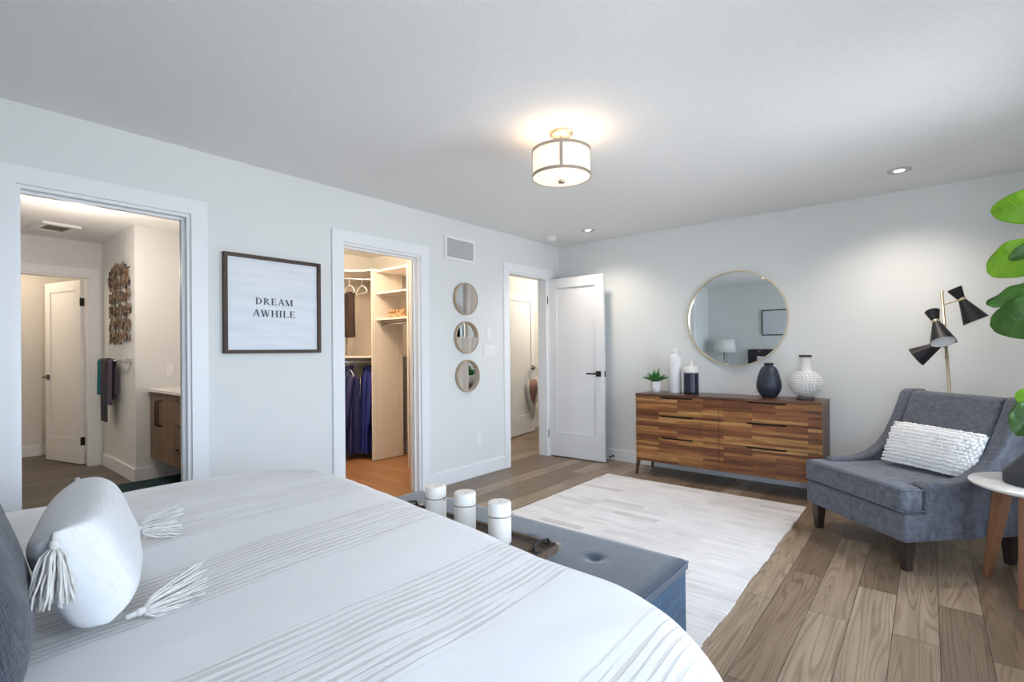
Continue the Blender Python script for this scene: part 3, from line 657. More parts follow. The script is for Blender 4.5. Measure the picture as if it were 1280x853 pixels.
for c_, (xa, xb) in enumerate(((.021, W/2-.002), (W/2+.002, W-.021))):
    for z0, z1 in zr:
        xc = (xa+xb)/2; hw_ = .155; m = MB()
        # front with a scooped finger notch at its top edge
        m.prism([(xa, z0), (xb, z0), (xb, z1), (xc+hw_, z1), (xc+hw_-.012, z1-.014), (xc-hw_+.012, z1-.014), (xc-hw_, z1), (xa, z1)], 0, .02, 'y')
        dr = m.build('drawer', acacia, d, bevel=.0012)
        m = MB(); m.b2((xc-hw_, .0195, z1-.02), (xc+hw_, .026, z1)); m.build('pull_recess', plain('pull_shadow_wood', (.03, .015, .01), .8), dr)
for sx, x in ((-1, .015), (1, W-.015)):
    for y, sy in ((.02, -1), (Dp-.025, 1)):
        m = MB(); m._take([(x-.016, y-.016, .15), (x+.016, y-.016, .15), (x+.016, y+.016, .15), (x-.016, y+.016, .15)]+[(x+sx*.022+a, y+sy*(-.0)+b, 0) for a, b in ((-.009, -.009), (.009, -.009), (.009, .009), (-.009, .009))], [(0, 1, 2, 3), (7, 6, 5, 4), (0, 4, 5, 1), (1, 5, 6, 2), (2, 6, 7, 3), (3, 7, 4, 0)]); m.build('leg', acacia_side, d, bevel=.001)

# things on the dresser
DT = .7905
pl = thing('potted_plant', 'small green succulent in a ribbed white pot on the dresser', 'plant', (1.30, -.22, DT))
m = MB(); m.lathe([(.036, 0), (.042, .004), (.047, .05), (.05, .10), (.051, .106), (.047, .108), (.045, .095), (.001, .094)], 40, wob=lambda a, z: 1); m.build('pot', plain('white_ribbed_pot', (.80, .79, .76), .6, bmp=.5, nscale=60), pl)
m = MB(); m.lathe([(.001, .095), (.044, .095), (.03, .104), (.001, .108)], 20); m.build('soil', plain('dark_soil', (.03, .02, .015), .9), pl)
suc = plain('succulent_green', (.05, .27, .045), .4, noise_amt=.5, nscale=25)
rn = random.Random(11)
for ringn, (cnt, L, el) in enumerate(((12, .145, 28), (10, .13, 50), (6, .115, 70), (2, .16, 86))):
    for k in range(cnt):
        a = 2*PI*k/cnt+ringn*.35; e = math.radians(el+rn.uniform(-6, 6)); ll = L*rn.uniform(.9, 1.1)
        def fn(u, v_, a=a, e=e, ll=ll):
            s_ = v_*ll; wd = .018*math.sin(PI*(.12+.88*v_)**.75)+.0005 if v_ < 1 else .0003
            r_ = .012+s_*math.cos(e)+.0*s_; z = .10+s_*math.sin(e)-.25*s_*s_/ll*0.6
            off = (u-.5)*2*wd; lift = abs(u-.5)*wd*1.2
            return (r_*math.cos(a)-off*math.sin(a), r_*math.sin(a)+off*math.cos(a), z+lift)
        m = MB(); m.grid(fn, 5, 8); m.build('leaf', suc, pl, solid=.002)
b = thing('bottle_vase', 'tall slim white bottle shaped vase on the dresser', 'vase', (1.487, -.20, DT))
m = MB(); m.lathe([(.055, 0), (.060, .006), (.061, .30), (.060, .33), (.052, .355), (.036, .372), (.024, .380), (.022, .388), (.028, .395), (.030, .41), (.024, .428), (.008, .436), (.001, .437)], 40); m.build('body', plain('white_ceramic', (.80, .80, .79), .45, noise_amt=.05, nscale=20), b)
b = thing('lidded_jar', 'short jar with white shoulder and black glazed body on the dresser', 'jar', (1.652, -.22, DT))
blk = plain('blue_black_glaze', (.012, .017, .035), .3, bmp=.15, nscale=30)
m = MB()
pr = [(.062, 0), (.067, .004)]+[(.067+(.0015 if k % 2 else 0), .02+k*.008) for k in range(22)]+[(.067, .20)]
m.lathe(pr, 40); m.build('body', blk, b)
m = MB(); m.lathe([(.0675, .20), (.068, .205), (.067, .235), (.056, .256), (.032, .268), (.015, .275), (.012, .288), (.014, .296), (.009, .304), (.006, .33), (.001, .334)], 40); m.build('shoulder', plain('white_glaze_speckled', (.76, .74, .70), .35, noise_amt=.12, nscale=30), b)
b = thing('dark_vase', 'matte dark navy egg shaped vase with tiny neck on the dresser', 'vase', (2.322, -.21, DT))
m = MB(); pr = [(.045, 0), (.052, .004), (.075, .03), (.093, .065), (.099, .10), (.097, .13), (.088, .175), (.076, .22), (.062, .252), (.045, .268), (.034, .274), (.032, .284), (.040, .290), (.042, .296), (.036, .299), (.030, .295), (.028, .27), (.001, .26)]
m.lathe(pr, 48); m.build('body', plain('matte_navy_ceramic', (.018, .026, .045), .42, bmp=.35, nscale=8, bscale=25), b)
b = thing('textured_vase', 'round white vase with knobbly scaled body, plain neck and dark rim on the dresser', 'vase', (2.60, -.21, DT))
cer = plain('white_stoneware', (.74, .73, .71), .5, noise_amt=.06, nscale=30)
prb = []
for k in range(19):
    t_ = k/18; a = math.radians(-62+t_*(62+66)); prb.append((.118*math.cos(a), .135+.105*math.sin(a)))
m = MB(); m.lathe([(.05, .02)]+prb+[(.045, .237)], 48); 
for k in range(11):
    a = math.radians(-52+k*10.8); rr = .118*math.cos(a); cnt = max(6, int(2*PI*rr/.026))
    for j in range(cnt):
        th_ = 2*PI*(j+.5*(k % 2))/cnt; c0 = Vector((rr*math.cos(th_), rr*math.sin(th_), .135+.105*math.sin(a)))
        nrm = Vector((math.cos(a)*math.cos(th_), math.cos(a)*math.sin(th_), math.sin(a))); q = nrm.to_track_quat('Z', 'Y').to_matrix().to_4x4()
        m.lathe([(.0115, -.004), (.010, .004), (.005, .0075), (.001, .008)], 7, Matrix.Translation(c0) @ q)
m.build('body', cer, b)
m = MB(); m.lathe([(.046, .232), (.041, .245), (.041, .345), (.044, .352)], 36, cap=False); m.build('neck', cer, b)
m = MB(); m.lathe([(.0445, .350), (.047, .355), (.046, .368), (.040, .368), (.038, .35)], 36, cap=False, wob=lambda a, z: 1+.02*math.sin(17*a)); m.build('rim', plain('dark_brown_glaze', (.045, .035, .03), .5), b)
m = MB(); m.lathe([(.064, 0), (.068, .003), (.066, .022), (.05, .028)], 36); m.build('foot', plain('grey_brown_glaze', (.12, .10, .09), .5), b)
# round wall mirror
mr = thing('round_mirror', 'large round wall mirror with thin pale gold rim above the dresser', 'mirror', (2.0, -.004, 1.497), rot=(0, 0, math.radians(.25)))
Rm = .447
m = MB(); m.lathe([(Rm-.011, .0), (Rm, .0), (Rm, .036), (Rm-.011, .036), (Rm-.011, 0)], 96, Matrix.Rotation(PI/2, 4, 'X'), cap=False, smooth=False); m.build('rim', M['palebrass'], mr)
m = MB(); m.lathe([(.001, .004), (Rm-.01, .004), (Rm-.01, .014), (.001, .014)], 96, Matrix.Rotation(PI/2, 4, 'X'), smooth=False); m.build('mirror_glass', M['mirror'], mr)

# ============================================================ RUG
mm, nt, b = newmat('patchwork_hide_rug'); b.inputs['Roughness'].default_value = .85; b.inputs['Specular IOR Level'].default_value = .2
v = coords(nt)
br = N(nt, 'ShaderNodeTexBrick', offset=.37, offset_frequency=2); nt.links.new(v, br.inputs[0])
for k_, x_ in (('Scale', 1), ('Brick Width', .34), ('Row Height', .075), ('Mortar Size', .0012), ('Color1', (0, 0, 0, 1)), ('Color2', (1, 1, 1, 1)), ('Mortar', (.2, .2, .2, 1))): br.inputs[k_].default_value = x_
n1 = N(nt, 'ShaderNodeTexNoise', Scale=1, Detail=5); nt.links.new(coords(nt, (3.5, 95, 1)), n1.inputs[0])
n2 = N(nt, 'ShaderNodeTexNoise', Scale=2.2, Detail=3); nt.links.new(v, n2.inputs[0])
c_ = ramp(nt, br.outputs['Color'], [(0, (.64, .61, .60)), (.10, (.75, .73, .725)), (.3, (.81, .795, .79)), (1, (.86, .85, .845))])
c_ = mixc(nt, c_, ramp(nt, n1.outputs[0], [(.34, (.66, .63, .62)), (.5, (1, 1, 1))]), .6, 'MULTIPLY')
c_ = mixc(nt, c_, ramp(nt, n2.outputs[0], [(.3, (.86, .85, .86)), (.6, (1, 1, 1))]), .6, 'MULTIPLY')
nt.links.new(c_, b.inputs['Base Color']); bump(nt, b, n1.outputs[0], .3, .003)
m = MB(); rx0, rx1, ry0, ry1 = .965, 2.66, -3.72, -.61
poly = []; rn = random.Random(2); ny = int((ry1-ry0)/.075)
for k in range(ny+1):
    y = ry0+k*.075; j = rn.uniform(-.006, .006); poly += [(rx1+j, y), (rx1+j, min(y+.073, ry1))]
poly.append((1.8, ry1-.008))
for k in range(ny, -1, -1):
    y = ry0+k*.075; j = rn.uniform(-.006, .006); poly += [(rx0+j, min(y+.073, ry1)), (rx0+j, y)]
m.prism(poly, .001, .009); tag(m.build('area_rug', mm), 'pale patchwork hide rug on the wood floor before the dresser', 'rug')

# ============================================================ BED
bx0, bx1 = .78, 3.02
bed = thing('bed', 'large bed with dark upholstered headboard, hidden under the white striped duvet', 'bed', ((bx0+bx1)/2, (YF-3.75)/2, 0))
cx_, cy_ = (bx0+bx1)/2, (YF-3.75)/2
hx = (bx1-bx0)/2-.06; hy = 1.9/2-.08
m = MB(); m.b2((-hx, -hy, .12), (hx, hy, .30)); m.build('frame', M['darkleg'], bed, bevel=.02, seg=3)
m = MB(); m.b2((-hx+.02, -hy+.02, .30), (hx-.02, hy-.02, .555)); m.build('mattress', M['whitecloth'], bed, bevel=.05, seg=4)
m = MB(); m.b2((-hx-.08, -.87, .05), (hx+.08, -.80, 1.20)); m.build('headboard', plain('black_leather', (.02, .018, .02), .45, bmp=.3), bed, bevel=.015, seg=3)
for sx in (-1, 1):
    for sy in (-1, 1): m = MB(); m.box((sx*(hx-.08), sy*(hy-.08), .0655), (.06, .06, .11), taper=.7); m.build('leg', M['darkleg'], bed)
# duvet
mm, nt, b = newmat('duvet_cotton'); b.inputs['Roughness'].default_value = .9; b.inputs['Specular IOR Level'].default_value = .15; b.inputs['Sheen Weight'].default_value = .2
tc = N(nt, 'ShaderNodeTexCoord'); sep = N(nt, 'ShaderNodeSeparateXYZ'); 
wn = N(nt, 'ShaderNodeTexNoise', Scale=1, Detail=2); nt.links.new(coords(nt, (2, 2.2, 1)), wn.inputs[0])
nt.links.new(tc.outputs['UV'], sep.inputs[0])
def math2(op, a, b_):
    n = N(nt, 'ShaderNodeMath', operation=op)
    for i, v_ in enumerate((a, b_)):
        if isinstance(v_, (int, float)): n.inputs[i].default_value = v_
        else: nt.links.new(v_, n.inputs[i])
    return n.outputs[0]
xw = math2('ADD', sep.outputs[0], math2('MULTIPLY', math2('SUBTRACT', wn.outputs[0], .5), .03))
env = None
for c0, hwid, amp in ((1.02, .14, .7), (1.38, .13, .8), (1.865, .145, 1), (2.45, .155, 1), (2.99, .12, 1)):
    dd = math2('ABSOLUTE', math2('SUBTRACT', xw, c0), 0)
    g_ = N(nt, 'ShaderNodeMapRange'); nt.links.new(dd, g_.inputs[0]); g_.inputs[1].default_value = hwid+.012; g_.inputs[2].default_value = hwid-.012; g_.inputs[3].default_value = 0; g_.inputs[4].default_value = amp
    env = g_.outputs[0] if env is None else math2('ADD', env, g_.outputs[0])
st = math2('SINE', math2('MULTIPLY', xw, 2*PI/.0235), 0)
# broken stripes: streaky noise that varies along the length
sn = N(nt, 'ShaderNodeTexNoise', Scale=1, Detail=3); mp = N(nt, 'ShaderNodeMapping'); mp.inputs['Scale'].default_value = (42, 3.2, 1); nt.links.new(tc.outputs['UV'], mp.inputs[0]); nt.links.new(mp.outputs[0], sn.inputs[0])
stm = N(nt, 'ShaderNodeMapRange'); nt.links.new(math2('ADD', st, math2('MULTIPLY', math2('SUBTRACT', sn.outputs[0], .5), 5.5)), stm.inputs[0]); stm.inputs[1].default_value = .15; stm.inputs[2].default_value = .75
fac = math2('MULTIPLY', stm.outputs[0], env)
col = mixc(nt, (.81, .815, .825), (.66, .64, .62), fac)
fine = N(nt, 'ShaderNodeTexNoise', Scale=400, Detail=2); nt.links.new(coords(nt), fine.inputs[0])
col = mixc(nt, col, ramp(nt, fine.outputs[0], [(.3, (.94, .94, .94)), (.7, (1, 1, 1))]), .6, 'MULTIPLY')
nt.links.new(col, b.inputs['Base Color'])
hgt = math2('ADD', math2('MULTIPLY', fac, -.6), math2('MULTIPLY', fine.outputs[0], .15)); bump(nt, b, hgt, .35, .004)
import mathutils
TOP = .612
def foot_y(x): # foot end of the mattress top, slightly bowed
    return -3.575-.085*max(0, x-1.3)
RC = .22
def duvet_pt(X, Y):
    """X,Y are cloth coordinates; outside the top outline the cloth bends over the edge and hangs"""
    x0, x1, y0 = .80, 3.06, -5.42; y1 = foot_y(min(max(X, x0), x1))-.12; R = .12
    rc = .38 if X > 1.9 else .24
    qx = min(max(X, x0+rc), x1-rc); qy = min(max(Y, y0), y1-rc)
    dx, dy = X-qx, Y-qy
    if Y < y0: dy = 0
    L = math.hypot(dx, dy)
    puff = .012*math.sin(X*4.2+.6)*math.sin(Y*3.1+1)+.010*noise.noise(Vector((X*2.3, Y*2.3, 0)))+.004*noise.noise(Vector((X*9, Y*5, 3)))
    crown = .016*max(0, 1-((X-1.9)/1.25)**2); lf = min(1, max(0, (1.75-X)/.75)); crown += .040*lf*lf*(3-2*lf)
    if L <= rc: return (X, Y, TOP-.018+crown+puff)
    nx, ny = dx/L, dy/L; e = L-rc; bx_, by_ = qx+nx*rc, qy+ny*rc
    if e < R*PI/2:
        o_ = R*math.sin(e/R); z = TOP-.018+crown-R*(1-math.cos(e/R))+puff
    else:
        dz = e-R*PI/2; fold = .018*math.sin((X*1.3+Y*1.3)*17)*min(1, dz/.2)
        o_ = R+.03*min(1, dz/.25)+fold; z = TOP-.018+crown-R-dz+puff
    return (bx_+nx*o_, by_+ny*o_, max(z, .14))
me = bpy.data.meshes.new('duvet'); nu, nv = 150, 130; X0, X1, Y0, Y1 = .80-.45, 3.06+.45, -5.38, -3.40
vs = []; uvs = []
for i in range(nu):
    for j in range(nv):
        X = X0+(X1-X0)*i/(nu-1); Y = Y0+(Y1-Y0)*j/(nv-1)+.02*0
        vs.append(duvet_pt(X, Y)); uvs.append((X, Y))
fs = [(i*nv+j, (i+1)*nv+j, (i+1)*nv+j+1, i*nv+j+1) for i in range(nu-1) for j in range(nv-1)]
me.from_pydata(vs, [], fs); uvl = me.uv_layers.new(name='UVMap')
for l in me.loops: uvl.data[l.index].uv = uvs[l.vertex_index]
for p_ in me.polygons: p_.use_smooth = True
me.materials.append(mm); du = bpy.data.objects.new('duvet', me); C.objects.link(du); sm = du.modifiers.new('solid', 'SOLIDIFY'); sm.thickness = .012; sm.offset = -1
tag(du, 'white duvet with broken grey textured stripes spread over the bed', 'duvet')

def pillow_mesh(w_, h_, t_, nx=40, ny=28, pw=2.6, pinch=.06, wr=.006, seed=0, ex=.55):
    m = MB()
    for sgn in (1, -1):
        def fn(u, v_):
            a, b_ = 2*u-1, 2*v_-1
            k = max(0, (1-abs(a)**pw)*(1-abs(b_)**pw))**ex
            x = a*w_/2*(1-pinch*(1-abs(b_)**2)*abs(a)**3); y = b_*h_/2*(1-pinch*(1-abs(a)**2)*abs(b_)**3)
            return (x, y, sgn*(t_/2*k+wr*noise.noise(Vector((x*9+seed, y*9, sgn)))*k))
        m.grid(fn, nx, ny)
    return m
def tassel(m, p0, d, L, rad, n_=26, seed=0, flat=False, side=None):
    """yarn tassel: knot and strands from p0 along d"""
    rn = random.Random(seed); d = Vector(d).normalized(); a = Vector((0, 0, 1)) if abs(d.z) < .8 else Vector((1, 0, 0)); u = d.cross(a).normalized(); v_ = u.cross(d)
    p0 = Vector(p0)
    m.tube([p0, p0+d*L*.12], .006, 8)
    q = d.to_track_quat('Z', 'Y').to_matrix().to_4x4()
    m.lathe([(.001, 0), (.007, .003), (.0095, .009), (.008, .016), (.0075, .02)], 14, Matrix.Translation(p0+d*L*.1) @ q)
    for k in range(n_):
        an = rn.uniform(0, 2*PI); rr = math.sqrt(rn.random()); ou = u*math.cos(an)*rr*(1.5 if flat else 1)+v_*math.sin(an)*rr*(.35 if flat else 1)
        s0 = p0+d*(L*.1+.02)+ou*.008; ll = L*rn.uniform(.78, 1.0)
        pts = [s0]
        for i in range(1, 6): f_ = i/5; pts.append(p0+d*(L*.15+ll*.85*f_)+ou*(.010+rad*f_**.8)+(u*rn.uniform(-1, 1)+v_*rn.uniform(-1, 1)*(.2 if flat else 1))*.003)
        m.tube(pts, .0022, 5)
# white lumbar pillow standing on its long edge; local x = length, y = height, z = thickness
PW, PH, PT = .56, .238, .17
pp = thing('lumbar_pillow', 'white bed pillow with ivory tassels, standing in front of the dark grey pillow', 'pillow', (1.735, -4.672, .742))
pp.rotation_euler = Euler((math.radians(111), 0, math.radians(-13)))
pillow_mesh(PW, PH, PT, pw=4.5, pinch=.03, ex=.36).build('cover', M['whitecloth'], pp, sub=1)
inv = None
bpy.context.view_layer.update(); mi_ = pp.matrix_world.inverted()
def tas(world_p, world_d, L, rad, seed, flat=False):
    m = MB(); p_ = mi_ @ Vector(world_p); d_ = (mi_.to_3x3() @ Vector(world_d)); tassel(m, p_, d_, L, rad, seed=seed, flat=flat, n_=52); m.build('tassel', M['yarn'], pp)
def cornerw(a, b_): return pp.matrix_world @ Vector((a*PW/2, b_*PH/2, 0))
pc = cornerw(1, 1); tas(pc+Vector((.0, .0, -.0)), (.12, -.10, -1), .15, .030, 1)
pc = cornerw(-1, 1); tas(pc, (-.15, 0, -1), .15, .028, 2)
pc = cornerw(1, -1); tas((pc.x-.01, pc.y+.03, .632), (-.25, .95, .0), .19, .04, 3, True)
pc = cornerw(-1, -1); tas((pc.x, pc.y+.03, .672), (.05, .99, -.03), .15, .03, 4, True)
# dark pillow behind
dk = thing('dark_pillow', 'dark grey linen square pillow at the left edge, behind the white pillow', 'pillow', (2.0, -4.915, .80)); dk.rotation_euler = Euler((math.radians(104), 0, math.radians(-8)))
pillow_mesh(.56, .46, .17, pw=2.8, pinch=.05, seed=3).build('cover', M['darkcloth'], dk, sub=1)
# sleeping pillows at the head (seen in the mirror)
for x, lb in ((1.28, 'white bed pillow leaning on the black headboard, on the window-far side'), (2.45, 'white bed pillow leaning on the black headboard, on the window side')):
    hpil = thing('bed_pillow', lb, 'pillow', (x, -5.19, .86)); hpil.rotation_euler = Euler((math.radians(108), 0, 0))
    pillow_mesh(.66, .46, .17, nx=24, ny=18).build('cover', M['whitecloth'], hpil, sub=1)
# nightstand and lamp (seen in the mirror)
ns = thing('nightstand', 'white nightstand beside the head of the bed, under the table lamp', 'nightstand', (.38, -5.25, 0))
m = MB(); m.b2((-.24, -.2, .2), (.24, .2, .60)); m.build('body', M['white'], ns, bevel=.004)
for z in (.22, .41): 
    m = MB(); m.b2((-.22, .2, z), (.22, .215, z+.17)); dr = m.build('drawer', M['white'], ns, bevel=.002); m = MB(); m.tube([(0, .215, z+.085), (0, .24, z+.085)], .012, 12); m.build('knob', M['chrome'], dr)
for a in (-.2, .2):
    for b_ in (-.16, .16): m = MB(); m.box((a, b_, .1005), (.035, .035, .2), taper=.6); m.build('leg', M['white'], ns)
tl = thing('table_lamp', 'glass based table lamp with white drum shade on the nightstand', 'lamp', (.40, -5.22, .6015))
m = MB(); m.lathe([(.08, 0), (.08, .018), (.001, .02)], 32); m.build('base', M['chrome'], tl)
for k in range(3): a = k*2.094; m = MB(); m.tube([(.035*math.cos(a), .035*math.sin(a), .018), (.035*math.cos(a), .035*math.sin(a), .55)], .010, 12); m.build('column', M['chrome'], tl)
m = MB(); m.lathe([(.06, .545), (.06, .56), (.012, .565), (.012, .62)], 24); m.build('socket', M['chrome'], tl)
m = MB(); m.lathe([(.205, .545), (.165, .80)], 48, cap=False); m.tube([(-.17, 0, .77), (.17, 0, .77)], .003); m.tube([(0, 0, .62), (0, 0, .77)], .004); m.build('shade', plain('white_linen_shade', (.80, .80, .78), .8), tl, solid=.003)
pf = thing('framed_picture', 'wide thin black framed picture with blank pale print above the bed', 'picture', (1.50, YF, 1.70))
a, b_ = .50, .24; m = MB()
m.frame2(-a, -b_, a, b_, .015, .015, .001, .03, 'y')
m.build('frame', M['black'], pf)
m = MB(); m.b2((-a+.015, .002, -b_+.015), (a-.015, .012, b_-.015)); m.build('print', plain('pale_print', (.66, .70, .74), .4, noise_amt=.08, nscale=5), pf)

# ============================================================ BENCH
bex0, bex1, bey0, bey1, bez = 1.13, 2.675, -3.53, -3.085, .43
be = thing('tufted_bench', 'long slate blue upholstered bench with button tufting at the foot of the bed', 'bench', ((bex0+bex1)/2, (bey0+bey1)/2, .0))
hx, hy = (bex1-bex0)/2, (bey1-bey0)/2
m = MB(); m.b2((-hx+.004, -hy+.004, .045), (hx-.004, hy-.004, bez-.024)); m.build('body', fabric('denim_blue_velvet', (.012, .045, .095), (.04, .10, .17), 60, bmp=.2, sheen=.3), be, bevel=.012, seg=3)
btn = [(x, 0.0) for x in (-.56, -.19, .18, .50)]
def topfn(u, v_):
    x, y = (2*u-1)*hx, (2*v_-1)*hy
    ed = min(hx-abs(x), hy-abs(y)); z = bez-.022+.022*(1-max(0, 1-ed/.05)**2)**.5 if ed < .05 else bez
    for a, c_ in btn: z -= .020*math.exp(-((x-a)**2+(y-c_)**2)/.0007)
    return (x, y, z)
m = MB(); m.grid(topfn, 150, 46)
# rim of the cushion
m2 = [(-hx, -hy), (hx, -hy), (hx, hy), (-hx, hy)]
m.prism(m2, bez-.045, bez-.022, 'z'); m.build('cushion', M['duskblue'], be)
pip = plain('light_blue_piping', (.16, .21, .28), .6)
m = MB()
for zz in (bez-.020,): m.tube([(-hx, -hy, zz), (hx, -hy, zz), (hx, hy, zz), (-hx, hy, zz)], .005, 8, closed=True)
m.build('piping', pip, be)
for a, c_ in btn: m = MB(); m.lathe([(.001, bez-.014), (.008, bez-.0145), (.012, bez-.018), (.012, bez-.022)], 14, Matrix.Translation((a, c_, 0))); m.build('button', M['duskblue'], be)
for a in (-1, 1):
    for c_ in (-1, 1): m = MB(); m.box((a*(hx-.06), c_*(hy-.06), .0275), (.05, .05, .035)); m.build('foot', M['darkleg'], be)
# tray with candles
tray = thing('serving_tray', 'rustic wooden tray with iron corner fittings on the blue bench', 'tray', (1.86, -3.445, bez+.001))
tw = planks('rustic_tray_wood', .07, 2, [(0, (.10, .065, .045)), (1, (.18, .125, .09))], rough=.7, wave=False, grain=.7, grainscale=(4, 40, 40), mortar=.001)
tx, ty = .41, .078
m = MB(); m.b2((-tx, -ty, 0), (tx, ty, .014)); m.build('board', tw, tray, bevel=.002)
m = MB()
for s_ in (-1, 1): m.b2((-tx, s_*ty-.009, .018), (tx, s_*ty+.009, .036))
for s_ in (-1, 1): m.b2((s_*tx-.009, -ty-.009, .018), (s_*tx+.009, ty+.009, .036))
m.build('rim', tw, tray, bevel=.002)
for s_ in (-1, 1):
    m = MB(); m.tube([(s_*(tx-.02), -.05, .046), (s_*(tx-.018), -.045, .062), (s_*(tx-.016), 0, .068), (s_*(tx-.018), .045, .062), (s_*(tx-.02), .05, .046)], .005, 8)
    for yy in (-.05, .05): m.box((s_*(tx-.012), yy, .046), (.04, .022, .004))
    m.build('handle', M['black'], tray)
    for yy in (-ty, ty): m = MB(); m.box((s_*(tx-.006), yy, .026), (.04, .022, .026)); m.build('corner_fitting', M['nickel'], tray, bevel=.002)
cand = None
for x, y, lb in ((1.655, -3.438, 'white pillar candle on the tray, leftmost of the three'), (1.835, -3.432, 'white pillar candle on the tray, middle of the three'), (2.045, -3.445, 'white pillar candle on the tray, rightmost and nearest of the three')):
    if cand is None:
        cand = c_ = thing('pillar_candle', lb, 'candle', (x, y, bez+.0155), group='pillar candles on the tray')
        m = MB(); m.lathe([(.045, 0), (.047, .003), (.047, .156), (.045, .162), (.038, .163), (.02, .161), (.001, .160)], 40); m.build('wax', M['wax'], c_)
        m = MB(); m.tube([((.0482)*math.cos(a), .0482*math.sin(a), .110+.001*math.sin(3*a)) for a in [2*PI*k/32 for k in range(32)]], .0026, 6, closed=True); m.tube([(.048, .0, .110), (.054, .004, .117), (.057, .0, .102)], .0022, 6); m.build('twine', M['twine'], c_)
        m = MB(); m.tube([(0, 0, .158), (.001, 0, .163)], .0012, 5); m.build('wick', M['black'], c_)
    else: dup(cand, (x, y, bez+.0155), 0.6, lb)

# ============================================================ ARMCHAIR
ch = thing('armchair', 'charcoal tweed slipper armchair with low swooping arms by the back wall', 'armchair', (3.005, -1.30, 0), math.radians(-44.5))
# local: x along the front (left..right seen), y = depth towards the back; z up
FW = .385
def side(xc, wd):
    P = [(.13, .165)]
    P += [(.13, .44), (.145, .468), (.18, .478), (.27, .474), (.35, .480), (.43, .505), (.51, .555), (.575, .63), (.63, .73), (.675, .83), (.705, .905), (.735, .928), (.82, .928), (.85, .91), (.845, .84), (.73, .165)]
    m = MB(); m.prism(P, xc-wd/2, xc+wd/2, 'x'); return m
for s_ in (-1, 1): side(s_*(FW-.045), .09).build('arm', M['armchair'], ch, bevel=.018, seg=4, angle=50)
m = MB(); m.b2((-FW, .0, .165), (FW, .14, .315)); m.b2((-FW+.09, .1, .165), (FW-.09, .70, .315)); m.build('seat_base', M['armchair'], ch, bevel=.015, seg=3)
m = MB(); T = [(-FW, -.012), (FW, -.012), (FW, .122), (FW-.094, .128), (FW-.094, .58), (-FW+.094, .58), (-FW+.094, .128), (-FW, .122)]
m.prism(T, .32, .458); sc = m.build('seat_cushion', M['armchair'], ch, bevel=.032, seg=5, angle=30)
m = MB()
for zz in (.334, .446):
    m.tube([(-FW+.005, -.012+.004, zz), (FW-.005, -.012+.004, zz)], .004, 6)
    for s_ in (-1, 1): m.tube([(s_*(FW-.003), .0, zz), (s_*(FW-.003), .118, zz)], .004, 6)
m.build('piping', M['armchair'], sc)
m = MB(); m._take([(-FW+.094, .50, .44), (FW-.094, .50, .44), (FW-.094, .705, .925), (-FW+.094, .705, .925), (-FW+.094, .73, .30), (FW-.094, .73, .30), (FW-.094, .835, .915), (-FW+.094, .835, .915)], [(0, 1, 2, 3), (7, 6, 5, 4), (3, 2, 6, 7), (0, 4, 5, 1), (0, 3, 7, 4), (1, 5, 6, 2)]); m.build('backrest', M['armchair'], ch, bevel=.03, seg=5)
m = MB(); m._take([(-FW+.08, .69, .18), (FW-.08, .69, .18), (FW-.08, .80, .89), (-FW+.08, .80, .89), (-FW+.08, .727, .18), (FW-.08, .727, .18), (FW-.08, .843, .89), (-FW+.08, .843, .89)], [(0, 1, 2, 3), (7, 6, 5, 4), (3, 2, 6, 7), (0, 4, 5, 1), (0, 3, 7, 4), (1, 5, 6, 2)]); m.build('outside_back', M['armchair'], ch, bevel=.01)
for sx in (-1, 1):
    for y in (.055, .69): m = MB(); m.box((sx*(FW-.05), y, .083), (.062, .062, .166), taper=.62); m.build('leg', M['darkleg'], ch, bevel=.002)
# tufted lumbar cushion on it
cu_ = thing('textured_cushion', 'white shaggy textured lumbar cushion resting on the charcoal armchair', 'cushion', (3.40, -.985, .592)); cu_.rotation_euler = Euler((math.radians(64), math.radians(2), math.radians(-32)))
CW, CH, CT = .50, .27, .12
pillow_mesh(CW, CH, CT, nx=30, ny=20, pw=3.4, pinch=.02).build('cover', M['whitecloth'], cu_)
m = MB(); rn = random.Random(9)
for r_ in range(13):
    yy = -CH/2+.008+r_*(CH-.016)/12
    for k in range(24):
        xx = -CW/2+.008+(k+.5*(r_ % 2))*(CW-.016)/23.5
        a, b_ = 2*xx/CW, 2*yy/CH; kk = max(0, (1-abs(a)**3.4)*(1-abs(b_)**3.4))**.55; z = CT/2*kk
        m.box((xx+rn.uniform(-.003, .003), yy, z+.006), (.023, .013+rn.random()*.006, .022), rot=(rn.uniform(.3, .8), 0, rn.uniform(-.25, .25)))
fr = m.build('fringe', plain('white_tufts', (.90, .89, .88), .95), cu_, bevel=.003)

